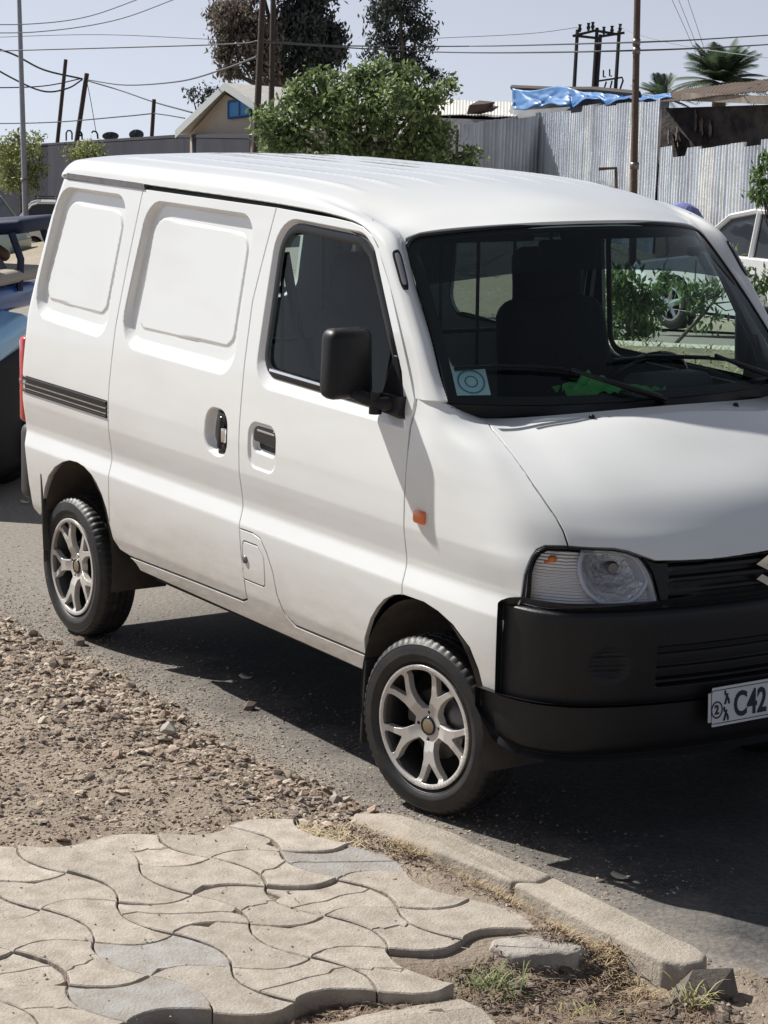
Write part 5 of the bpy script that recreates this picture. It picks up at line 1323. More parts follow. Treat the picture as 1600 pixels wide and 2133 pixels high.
def palm(px, py, D, R_, n_, seed, label, stem):
    r2 = np.random.default_rng(seed); root = thing('palm_tree', label, 'palm tree', (0, 0, 0), 'palm trees behind the fence'); c = at(px, py, D); k = D / FPX
    g = np.array([c[0], c[1], float(zground(c[0], c[1])) - .1]); MB().tube([g, (g + c) / 2, c], [stem * 1.2, stem, stem * .9], 10).build('trunk', BARK, root, True)
    V = []; F = []
    for q in range(n_):
        az = r2.uniform(0, 2 * pi); el = r2.uniform(.0, 1.35); L = R_ * k * r2.uniform(.75, 1.1); d = np.array([cos(az) * cos(el), sin(az) * cos(el), sin(el)])
        side_ = np.array([-sin(az), cos(az), 0]); pts = [c + d * L * t + np.array([0, 0, -.42 * L * t * t * (1 - .3 * sin(el))]) for t in np.linspace(0, 1, 26)]
        for i in range(2, 25):
            t = i / 25; tan = pts[i + 1] - pts[i]; tan /= np.linalg.norm(tan); ln = L * .26 * sin(pi * min(1, t * .9 + .1)) + .02
            for s_ in (-1, 1):
                tip = pts[i] + (side_ * s_ * .8 + tan * .7 + np.array([0, 0, -.25])) * ln; b = len(V); w_ = tan * L * .016
                V += [pts[i] - w_, pts[i] + w_, tip]; F.append((b, b + 1, b + 2))
    o = mk('crown', V, F, leafmat('palm_leaves', (.055, .085, .045), (.09, .12, .06)), root, False)
    rr = r2.uniform(.6, 1.4, len(F)); cc = np.concatenate([np.array([.06, .09, .05]) * rr[:, None], np.ones((len(F), 1))], 1)
    a = o.data.color_attributes.new('tint', 'FLOAT_COLOR', 'POINT'); a.data.foreach_set('color', np.repeat(cc, 3, 0).ravel())
palm(1500, 172, 75, 135, 70, 1, 'large feathery palm crown above the rusty roof', .25)
palm(1380, 206, 72, 82, 38, 2, 'lower palm crown beside the blue tarpaulin and the tall pole', .2)

# ------------------------------------------------------------------ buildings and fences
def vec(*a): return np.array(a, float)
def flat(px0, px1, D0, D1, ytop, ybot=None, n_=2):
    """upright wall line on the ground between two places; returns bases and tops"""
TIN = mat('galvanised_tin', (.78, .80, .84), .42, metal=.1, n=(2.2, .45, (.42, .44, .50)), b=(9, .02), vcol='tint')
TIND = mat('shaded_tin', (.44, .46, .50), .5, metal=.2, n=(1.2, .7, (.22, .22, .24)), b=(9, .01), vcol='tint')  # darker copy of the tin: shade of the left fence put into its colour
TINW = mat('tin_wall', (.30, .31, .34), .6, n=(1.2, .7, (.18, .18, .20)), b=(9, .01))
RUST = mat('rust', (.12, .080, .058), .9, n=(2.5, .8, (.08, .06, .05)), b=(10, .02))
WOOD = mat('weathered_wood', (.060, .045, .038), .85, n=(9, .6, (.045, .036, .032)), b=(30, .008))
def corrugated(name, A, B, zt0, zt1, zb0, zb1, m, pitch=.15, amp=.034, jag=.03, seed=0, parent=None):
    """upright corrugated sheet from A to B (plan), tops and bottoms at given heights"""
    A = vec(*A); B = vec(*B); L = np.linalg.norm(B - A); d = (B - A) / L; n2 = np.array([d[1], -d[0]]); s_ = np.arange(0, L, pitch / 6); r2 = np.random.default_rng(seed)
    sh = np.floor(s_ / .75).astype(int); jt = r2.normal(0, jag, sh.max() + 2)[sh]; wob = r2.normal(0, .012, sh.max() + 2)[sh]
    off = amp * np.cos(2 * pi * s_ / pitch + .8 * vnoise(s_, s_ * 0, 1.3, seed + 7)) + wob + .02 * vnoise(s_, s_ * 0, .9, seed); rows = []
    for k in range(7):
        t = k / 6; zt = zt0 + (zt1 - zt0) * s_ / L + jt; zb = zb0 + (zb1 - zb0) * s_ / L
        o_ = off + .010 * vnoise(s_, s_ * 0 + t * 4, 1.6, seed + 3)
        rows.append(np.stack([A[0] + d[0] * s_ + n2[0] * o_, A[1] + d[1] * s_ + n2[1] * o_, zb * (1 - t) + zt * t], 1))
    n_ = len(s_); V = np.concatenate(rows); F = [(k * n_ + i, k * n_ + i + 1, (k + 1) * n_ + i + 1, (k + 1) * n_ + i) for k in range(6) for i in range(n_ - 1)]
    o = mk(name, V, F, m, parent, True); base_ = np.array([.70, .76, .86]) if m is TIN else np.array([.42, .44, .48])  # second tone carries the shade of the fence turned from the sun
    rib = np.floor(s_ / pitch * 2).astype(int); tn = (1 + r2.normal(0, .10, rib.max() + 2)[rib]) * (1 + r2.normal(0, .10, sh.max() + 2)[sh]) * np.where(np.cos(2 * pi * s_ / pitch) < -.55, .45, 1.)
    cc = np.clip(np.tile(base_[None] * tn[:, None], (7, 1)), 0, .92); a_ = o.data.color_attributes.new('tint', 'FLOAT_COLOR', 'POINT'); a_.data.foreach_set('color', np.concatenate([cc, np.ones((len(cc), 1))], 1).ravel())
    return o

def fence(name, p0, p1, label, m, seed, jag=.03):
    """p = (px, py of the top, distance)"""
    a = at(*p0); b = at(*p1); root = thing(name, label, 'fence', (0, 0, 0), 'corrugated metal fences')
    za, zb = float(zground(a[0], a[1])), float(zground(b[0], b[1]))
    corrugated('tin_sheet', a[:2], b[:2], a[2], b[2], za, zb, m, seed=seed, jag=jag, parent=root)
    d = (b - a)[:2]; L = np.linalg.norm(d); d /= L; back = np.array([-d[1], d[0]]); back = back if back @ CF[:2] > 0 else -back
    for k in range(int(L // 2.4) + 1):
        q = a[:2] + d * min(L - .05, .1 + k * 2.4) + back * .09; zt = a[2] + (b[2] - a[2]) * k * 2.4 / L - .08; zg = float(zground(*q)) - .2
        MB().tube([(q[0], q[1], zg), (q[0], q[1], zt)], .045, 7).build('post', WOOD, root, True)
    return root
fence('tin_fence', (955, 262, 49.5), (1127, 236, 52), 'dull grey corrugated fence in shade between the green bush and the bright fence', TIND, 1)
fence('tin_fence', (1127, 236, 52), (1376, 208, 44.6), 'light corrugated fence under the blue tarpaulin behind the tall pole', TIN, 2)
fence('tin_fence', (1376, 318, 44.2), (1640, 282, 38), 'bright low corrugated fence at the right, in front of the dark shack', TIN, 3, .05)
# stone footing under the right-hand fence
a = at(1380, 495, 43.8); b = at(1640, 480, 37.6)
d = (b - a)[:2]; L = np.linalg.norm(d); ang = math.atan2(d[1], d[0]); c = (a + b) / 2; za = float(zground(c[0], c[1]))
o = box('footing_wall', (c[0], c[1], (za + (a[2] + b[2]) / 2) / 2 - .1), (L, .25, abs((a[2] + b[2]) / 2 - za) + .3), mat('red_stone', (.26, .15, .11), .9, n=(3, .8, (.16, .12, .10)), b=(5, .04)), None, Matrix.Rotation(ang, 3, 'Z'))
tag(o, 'low reddish stone footing under the bright corrugated fence', 'wall')
# fence rails / branches leaning on it
for (p, q, D, lab) in (((1245, 352), (1285, 350), 43.6, 'dark bent pipe bracket standing in front of the corrugated fence'),):
    MB().tube([at(1247, 352, D), at(1283, 350, D), at(1284, 395, D), at(1284, 470, D)], .035, 7).build('pipe_bracket', RUST, None, True)
    tag(bpy.data.objects['pipe_bracket'], lab, 'pipe')

def prism(name, base, top, m, parent=None):
    n_ = len(base); V = np.concatenate([np.array(base), np.array(top)])
    F = [tuple(range(n_))[::-1], tuple(range(n_, 2 * n_))] + [(i, (i + 1) % n_, n_ + (i + 1) % n_, n_ + i) for i in range(n_)]
    return mk(name, V, F, m, parent, False)
def slab(name, quad, th, m, parent=None):
    q = np.array(quad); n_ = np.cross(q[1] - q[0], q[3] - q[0]); n_ /= np.linalg.norm(n_)
    if n_[2] < 0: n_ = -n_
    return prism(name, q - n_ * th, q, m, parent)
def drop(P):
    P = np.array(P); z = float(zground(P[0], P[1])) - .3; return np.array([P[0], P[1], z])
# dark shack with its rusty roof
shack = thing('shack', 'dark sooty shack wall under a rusty tin roof at the right', 'shack')
A1 = at(1380, 215, 46.5); B1 = at(1660, 205, 43.5); A2 = A1 + CF * 5; B2 = B1 + CF * 5
prism('wall', [drop(A1), drop(B1), drop(B2), drop(A2)], [A1 + [0, 0, -.1], B1 + [0, 0, -.1], B2, A2], mat('soot_wall', (.018, .018, .022), .9, n=(2.6, .9, (.13, .11, .10)), b=(4, .05)), shack)
def roofsheet(name, a, b, c, d_, m, parent, k=70):
    V = []; 
    for j in range(6):
        t = j / 5
        for i in range(k + 1):
            s_ = i / k; p = (a * (1 - s_) + b * s_) * (1 - t) + (d_ * (1 - s_) + c * s_) * t; V.append(p + np.array([0, 0, .010 * cos(i * pi) + .02 * vnoise(np.array(s_ * 9), np.array(t * 3), 1.)]))
    F = [(j * (k + 1) + i, j * (k + 1) + i + 1, (j + 1) * (k + 1) + i + 1, (j + 1) * (k + 1) + i) for j in range(5) for i in range(k)]
    o = mk(name, V, F, m, parent, False); so_ = o.modifiers.new('s', 'SOLIDIFY'); so_.thickness = .02; return o
roofsheet('roof', at(1372, 212, 46), at(1660, 182, 43), at(1700, 150, 48.5), at(1400, 190, 52), RUST, shack)
MB().box(at(1540, 206, 44.3), (3.2, .08, .16), np.array(Matrix.Rotation(math.atan2((B1 - A1)[1], (B1 - A1)[0]), 3, 'Z'))).build('fascia_board', mat('pale_board', (.42, .36, .30), .8, n=(3, .8, (.12, .09, .08))), shack)
for k, (px, py, w_, h_) in enumerate(((1396, 285, 9, 36), (1412, 282, 8, 44), (1450, 250, 7, 60), (1462, 262, 10, 50), (1480, 270, 6, 40))):
    P = at(px, py, 46); 
    V = []; r2 = np.random.default_rng(k); nn = 14
    for i in range(nn):
        t = 2 * pi * i / nn; rr = r2.uniform(.35, 1.1); V.append(at(px + w_ * .5 * rr * cos(t), py + h_ * .5 * rr * sin(t), 46.42 - (px - 1380) * .0107))
    V = np.array(V); o = prism('peeled_patch', V + CF * .12, V, mat('peeling', (.26, .22, .20), .9, n=(5, .8, (.05, .04, .04))), shack)
# building block under the tarpaulin
blk = thing('tin_building', 'low tin building behind the fence with a tarpaulin roof edge', 'building')
A1 = at(1072, 206, 54.5); B1 = at(1395, 204, 46.9); A2 = A1 + CF * 6; B2 = B1 + CF * 6
prism('wall', [drop(A1), drop(B1), drop(B2), drop(A2)], [A1, B1, B2 + [0, 0, .4], A2 + [0, 0, .4]], TINW, blk)
MB().tube([at(1068, 182, 54), at(1160, 186, 51.8), at(1240, 186, 50), at(1330, 195, 48)], .07, 6).build('roof_beam', WOOD, blk, True)
# the tarpaulin
n1, n2 = 150, 14; V = []
for j in range(n2):
    t = j / (n2 - 1)
    for i in range(n1):
        s_ = i / (n1 - 1); px = 1068 + 330 * s_; D = 53.4 - 6.6 * s_
        top = 184 + 14 * s_ + 6 * math.sin(s_ * 17) * .6 - 6 * math.exp(-((s_ - .33) / .1) ** 2); bot = np.interp(s_, [0, .3, .45, .7, 1], [232, 228, 222, 218, 210]) + 4 * sin(s_ * 23)
        f_ = 0                                            # folds that fan out from where it is pinned
        for pk, am in ((.02, .20), (.37, .26), (.58, .22), (.80, .15), (.98, .10)):
            dd_ = s_ - pk; sp = dd_ / (.05 + .30 * t); f_ += am * math.exp(-sp * sp * .8) * (t * .9 + .1) * abs(sin(sp * 5.2)) ** .7
        V.append(at(px, top * (1 - t) + bot * t, D) + CF * (-f_ * 1.15 - .06 * t) + CU * .02 * sin(s_ * 61) * t)
F = [(j * n1 + i, j * n1 + i + 1, (j + 1) * n1 + i + 1, (j + 1) * n1 + i) for j in range(n2 - 1) for i in range(n1 - 1)]
o = mk('tarpaulin', V, F, mat('blue_tarp', (.07, .21, .46), .40, n=(2.6, .9, (.03, .10, .26))), None, True); o.modifiers.new('s', 'SOLIDIFY').thickness = .02
tag(o, 'crumpled blue tarpaulin hanging over the roof edge above the corrugated fence', 'tarpaulin')
# long pale roof between bush and tarpaulin, gabled house
PALE = mat('pale_roofing', (.62, .60, .56), .6, n=(2, .5, (.48, .46, .43)), b=(3, .03))
house = thing('gabled_house', 'beige gabled house with a bright blue gable window behind the twin poles', 'house')
eL = at(365, 272, 57); eR = at(612, 268, 53.5); _g = np.cross(eR - eL, [0, 0, 1.]); _d = at(468, 172, 1.) - CAMP; apex = CAMP + _d * (((eL - CAMP) @ _g) / (_d @ _g)); dirb = at(905, 207, 67) - apex
wl, wr = drop(eL + CR * .35), drop(eR)
gw = mat('cream_plaster', (.55, .48, .41), .85, n=(2, .4, (.45, .39, .33)))
V = [wl, wr, eR + vec(0, 0, -.05), apex + vec(0, 0, -.22), eL + CR * .35 + vec(0, 0, -.02)]; V = np.array(V) + CF * .35
prism('wall', V, V + dirb * .95, gw, house)
slab('roof_slope', [eL, apex, apex + dirb, eL + dirb], .10, PALE, house); slab('roof_slope', [apex, eR, eR + dirb, apex + dirb], .10, PALE, house)
for p, q in ((eL, apex), (apex, eR)):
    n3 = vec(0, 0, -.20); prism('bargeboard', [p, q, q + n3, p + n3], [p - CF * .06, q - CF * .06, q + n3 - CF * .06, p + n3 - CF * .06], mat('barge_white', (.66, .70, .70), .6), house)
_n = np.cross(V[2] - V[0], V[3] - V[0])
def on_wall(px, py): d_ = at(px, py, 1.) - CAMP; return CAMP + d_ * (((V[0] - CAMP) @ _n) / (d_ @ _n) - .10)
q0, q1, q2, q3 = on_wall(476, 212), on_wall(522, 206), on_wall(522, 240), on_wall(476, 246)
win = prism('window', [q0 + CF * .2, q1 + CF * .2, q2 + CF * .2, q3 + CF * .2], [q0, q1, q2, q3], mat('window_blue', (.03, .25, .60), .4, n=(4, .5, (.02, .15, .42))), house)
MB().tube([q0, q1, q2, q3, q0], .035, 5).tube([(q0 + q1) / 2, (q2 + q3) / 2], .03, 5).build('window_frame', mat('frame_blue', (.02, .14, .36), .5), win, True)
lr = thing('long_shed', 'long shed with a pale roof between the green bush and the tarpaulin', 'shed')
a, b, c, d_ = at(880, 236, 56), at(1075, 243, 54), at(1075, 214, 66), at(880, 205, 68)
roofsheet('roof', a, b, c, d_, PALE, lr, 60); prism('wall', [drop(a), drop(b), drop(c), drop(d_)], [a - [0, 0, .1], b - [0, 0, .1], c - [0, 0, .1], d_ - [0, 0, .1]], TINW, lr)
for k, (px, w_) in enumerate(((1000, .30), (1020, .26))):
    o = stones('roof_bundle', np.array([at(px, 232, 55)[0]]), np.array([at(px, 232, 55)[1]]), np.array([w_]), lambda a_, b_, z=at(px, 232, 55)[2]: a_ * 0 + z + .06, mat('bundle', (.10, .07, .06), .95, vcol='tint'), [(.10, .07, .06)], seed=k + 60,
               label=('left' if k == 0 else 'right') + ' of the two dark bundles lying on the long pale roof', cat='bundle'); o['group'] = 'bundles on the long roof'
# grey compound wall, with scrolls and dishes on its top
WALLG = mat('grey_render', (.030, .032, .045), .95, spec=.1, n=(.5, .6, (.055, .055, .066)))
cw = thing('compound_wall', 'long dark grey rendered wall with a coping, behind the van at the left', 'wall')
pts = [at(-120, 312, 104), at(100, 302, 90), at(372, 286, 60), at(520, 288, 48)]
for (p, q), nm in zip(zip(pts[:-1], pts[1:]), ('wall', 'wall', 'wall')):
    nb_ = (CF * vec(1, 1, 0)); nb_ /= np.linalg.norm(nb_)
    prism('wall_panel', [drop(p), drop(q), drop(q) + nb_ * .25, drop(p) + nb_ * .25], [p, q, q + nb_ * .25, p + nb_ * .25], WALLG, cw)
    prism('coping', [p - nb_ * .07, q - nb_ * .07, q + nb_ * .32, p + nb_ * .32], [p - nb_ * .07 + vec(0, 0, .07), q - nb_ * .07 + vec(0, 0, .07), q + nb_ * .32 + vec(0, 0, .07), p + nb_ * .32 + vec(0, 0, .07)], mat('coping_grey', (.05, .05, .06), .9, spec=.1), cw)
IRON = mat('black_iron', (.015, .015, .018), .6)
for k, (px, py, pts2) in enumerate(((143, 288, [(-5, 4), (-5, -12), (-2, -17), (4, -17), (7, -12), (7, 2)]), (166, 288, [(-6, -16), (0, -17), (4, -12), (2, -6), (-3, -8), (-6, -14), (-2, -17), (5, -10), (5, 2)]), (197, 284, [(-6, -8), (-3, -12), (3, -11), (6, -6), (7, 4)]))):
    o = MB().tube([at(px + x, py + y + 1, 86 - (px - 143) * .10) for x, y in pts2], .034, 6).build('bent_pipe', IRON, None, True)
    tag(o, ('hook shaped', 'looped', 'short curved')[k] + ' black bent pipe end on top of the grey wall', 'pipe', 'bent pipes on the grey wall')
for k, (px, py, rx, ry) in enumerate(((230, 283, 17, 8), (284, 280, 15, 10))):
    V = []; DD = 77 if px < 250 else 70; c = at(px, py, DD); kk = DD / FPX
    for r_ in (1., .7, .35, .001):
        for i in range(20):
            t = 2 * pi * i / 20; V.append(c + CR * rx * kk * r_ * cos(t) + CU * ry * kk * r_ * sin(t) + CF * (.08 * (1 - r_ * r_)))
    F = [(j * 20 + i, j * 20 + (i + 1) % 20, (j + 1) * 20 + (i + 1) % 20, (j + 1) * 20 + i) for j in range(3) for i in range(20)]
    di = thing('satellite_dish', ('flatter dark satellite dish on the grey wall nearest the bent pipes', 'rounder dark satellite dish on the grey wall toward the gabled house')[k], 'satellite dish', (0, 0, 0), 'dishes on the grey wall')
    o = mk('dish', V, F, mat('dish_grey', (.06, .07, .085), .5), di, True); o.modifiers.new('s', 'SOLIDIFY').thickness = .02
    mb = MB(); mb.tube([c + CF * .1, drop(c)], .045, 6); mb.tube([c + CU * -ry * kk, c - CF * .3], .012, 5); mb.tube([c + CU * ry * kk, c - CF * .3], .010, 5); mb.build('mast', IRON, di, True)

# ------------------------------------------------------------------ poles and wires
def pole(name, p0, p1, D, r0, r1, m, label, cat, group=None, extra=()):
    a = at(*p0, D); b = at(*p1, D); dd = (b - a) / np.linalg.norm(b - a); zt = float(zground(b[0], b[1])); b2 = b + dd * ((zt - .2 - b[2]) / dd[2]) if dd[2] < -.1 else b
    n_ = 14; P = [a + (b2 - a) * t for t in np.linspace(0, 1, n_)]
    if extra:
        root = thing(name, label, cat, (0, 0, 0), group); MB().tube(P, np.linspace(r0, r1, n_), 12).build('shaft', m, root, True)
        for nm, fn in extra: fn(root, nm, D)
        return root
    return tag(MB().tube(P, np.linspace(r0, r1, n_), 12).build(name, m, None, True), label, cat, group)
def clampfn(px, py, r_):
    def f(root, nm, D): a = at(px, py, D); V, F = lathe([(r_, -.05), (r_ * 1.15, -.05), (r_ * 1.15, .05), (r_, .05)], 14, 'z', a); mk(nm, V, F, STEEL, root)
    return f
pole('lamp_post', (38, -60), (52, 405), 64, .060, .092, mat('painted_steel', (.30, .30, .34), .4, metal=.3, n=(6, .4, (.2, .2, .23))), 'slender pale grey steel post at the far left, running out of the picture', 'lamp post', extra=(('clamp', clampfn(50, 375, .092)),))
pole('steel_pole', (1329, -60), (1320, 400), 34, .050, .062, RUST, 'tall brown pole with pale bands in front of the corrugated fence', 'pole', extra=(('band', clampfn(1326, 88, .052)), ('band', clampfn(1326, 106, .052)), ('band', clampfn(1322, 345, .060))))
pole('wooden_pole', (550, -60), (534, 275), 42, .058, .070, WOOD, 'left pole of the twin wooden poles in front of the gabled house', 'pole', 'twin wooden poles')
pole('wooden_pole', (570, -60), (565, 230), 43, .050, .062, WOOD, 'right pole of the twin wooden poles in front of the gabled house', 'pole', 'twin wooden poles')
pole('leaning_pole', (137, 124), (120, 292), 92, .078, .092, WOOD, 'leaning dark pole, leftmost of the three behind the grey wall', 'pole', 'leaning poles behind the grey wall')
pole('leaning_pole', (181, 153), (160, 292), 88, .092, .115, WOOD, 'thickest leaning pole, where the cables meet behind the grey wall', 'pole', 'leaning poles behind the grey wall')
pole('leaning_pole', (321, 207), (316, 288), 70, .062, .068, WOOD, 'short dark pole behind the grey wall beside the gabled house', 'pole', 'leaning poles behind the grey wall')
# transformer frame
tf = thing('transformer_frame', 'four legged black pole frame carrying insulators above the blue tarpaulin', 'power pylon')
D = 74
for (x0, y0, x1, y1) in ((1203, 62, 1196, 185), (1244, 58, 1236, 186), (1251, 72, 1243, 186), (1290, 64, 1282, 190)):
    a = at(x0, y0, D); b = at(x1, y1, D); dd = (b - a); zg = float(zground(b[0], b[1])); b2 = b + dd * ((zg - b[2]) / dd[2]); MB().tube([a, b2], [.06, .075], 8).build('leg', IRON, tf, True)
mb = MB()
for p, q in (((1193, 75), (1246, 62)), ((1196, 74), (1250, 80)), ((1243, 64), (1290, 72)), ((1250, 76), (1301, 68))): mb.tube([at(*p, D), at(*q, D)], .05, 6)
mb.build('crossbeam', IRON, tf, True)
for (x, y) in ((1208, 58), (1226, 55), (1235, 53), (1258, 63), (1275, 61), (1292, 57)):
    c = at(x, y, D); MB().tube([c - [0, 0, .14], c - [0, 0, .04], c + [0, 0, .04], c + [0, 0, .12]], [.03, .07, .04, .065], 8).build('insulator', IRON, tf, True)
MB().tube([at(1244, 169, D), at(1284, 163, D), at(1296, 161, D), at(1298, 168, D), at(1292, 185, D)], .035, 6).tube([at(1263, 170, D), at(1259, 183, D)], .03, 5).tube([at(1275, 168, D), at(1271, 184, D)], .03, 5).build('platform', IRON, tf, True)
for (x, y) in ((1257, 160), (1270, 158)): MB().tube([at(x, y - 14, D), at(x, y, D), at(x + 5, y, D)], .028, 5).build('fuse_switch', IRON, tf, True)
WIRE = mat('cable', (.03, .03, .035), .6); WIREL = mat('cable_grey', (.22, .23, .26), .6)
def wire(pts, r_, m, label, sag=None):
    P = [at(*p) for p in pts]; P = np.array(P)
    if len(P) >= 3: s_ = np.linspace(0, len(P) - 1, 24); f_ = loft(np.stack([P, P], 1)); Q = f_(np.zeros(24), s_)
    else: Q = P
    o = mk('power_line', *tube_data(Q, r_, 5, False), m, None, True); return tag(o, label, 'cable', 'overhead cables')
wire([(-80, 108, 52), (450, 93, 45), (548, 85, 42), (700, 95, 45), (1000, 96, 50), (1328, 88, 34)], .014, WIRE, 'long cable crossing from the left edge to the upper band of the brown pole')
wire([(545, 88, 42), (900, 108, 50), (1326, 105, 34), (1680, 88, 60)], .014, WIRE, 'lower of the two level cables between the twin poles and the brown pole')
wire([(1328, 88, 34), (1460, 82, 45), (1680, 68, 60)], .014, WIRE, 'cable running right from the upper band of the brown pole')
wire([(-80, 50, 60), (60, 50, 60), (180, 35, 60), (300, -6, 60)], .015, WIREL, 'upper of the two cables curving out at the top left corner')
wire([(-80, 68, 60), (80, 66, 60), (240, 42, 60), (380, -8, 60)], .015, WIREL, 'lower of the two cables curving out at the top left corner')
wire([(-80, 80, 66), (200, 72, 66), (450, 82, 66), (640, 86, 66)], .010, WIREL, 'thin pale cable above the leaning poles')
wire([(-80, 82, 80), (20, 110, 83), (90, 145, 86), (170, 164, 88)], .038, WIRE, 'thick cable falling from the upper left to the thickest leaning pole')
wire([(-80, 100, 80), (20, 160, 84), (90, 190, 87), (140, 184, 88), (172, 165, 88)], .035, WIRE, 'thick slack cable sagging below the thickest leaning pole')
wire([(-80, 183, 86), (80, 180, 87), (172, 163, 88)], .024, WIRE, 'nearly level cable from the left edge to the thickest leaning pole')
wire([(182, 166, 88), (260, 177, 80), (370, 170, 64), (460, 146, 52), (535, 118, 42)], .022, WIRE, 'sagging cable from the thickest leaning pole up to the twin poles')
wire([(182, 168, 88), (250, 188, 82), (320, 212, 72), (400, 234, 60)], .024, WIRE, 'cable falling from the thickest leaning pole to the gabled house')
wire([(320, 236, 70), (250, 243, 74), (100, 255, 80), (-80, 258, 84)], .021, WIRE, 'lower cable from the short pole to the left edge')
wire([(320, 236, 70), (350, 240, 66), (385, 246, 58)], .018, WIRE, 'short cable from the short pole to the roof of the gabled house')
wire([(1203, 57, 74), (1100, 70, 70), (900, 80, 66)], .010, WIREL, 'thin cable leaving the transformer frame to the left')
wire([(1292, 56, 74), (1330, 72, 70), (1450, 100, 60), (1680, 130, 55)], .010, WIREL, 'thin cable leaving the transformer frame to the right')
for k, (x0, x1) in enumerate(((1396, 1464), (1410, 1470), (1430, 1480))):
    wire([(x0, -10, 70), ((x0 + x1) / 2 + 2, 70, 72), (x1, 145, 75)], .009, WIREL, ('leftmost', 'middle', 'rightmost')[k] + ' of the three thin wires dropping toward the large palm')
wire([(181, 170, 88), (190, 215, 88), (200, 275, 88)], .014, WIRE, 'thin stay wire dropping from the thickest leaning pole to the grey wall')

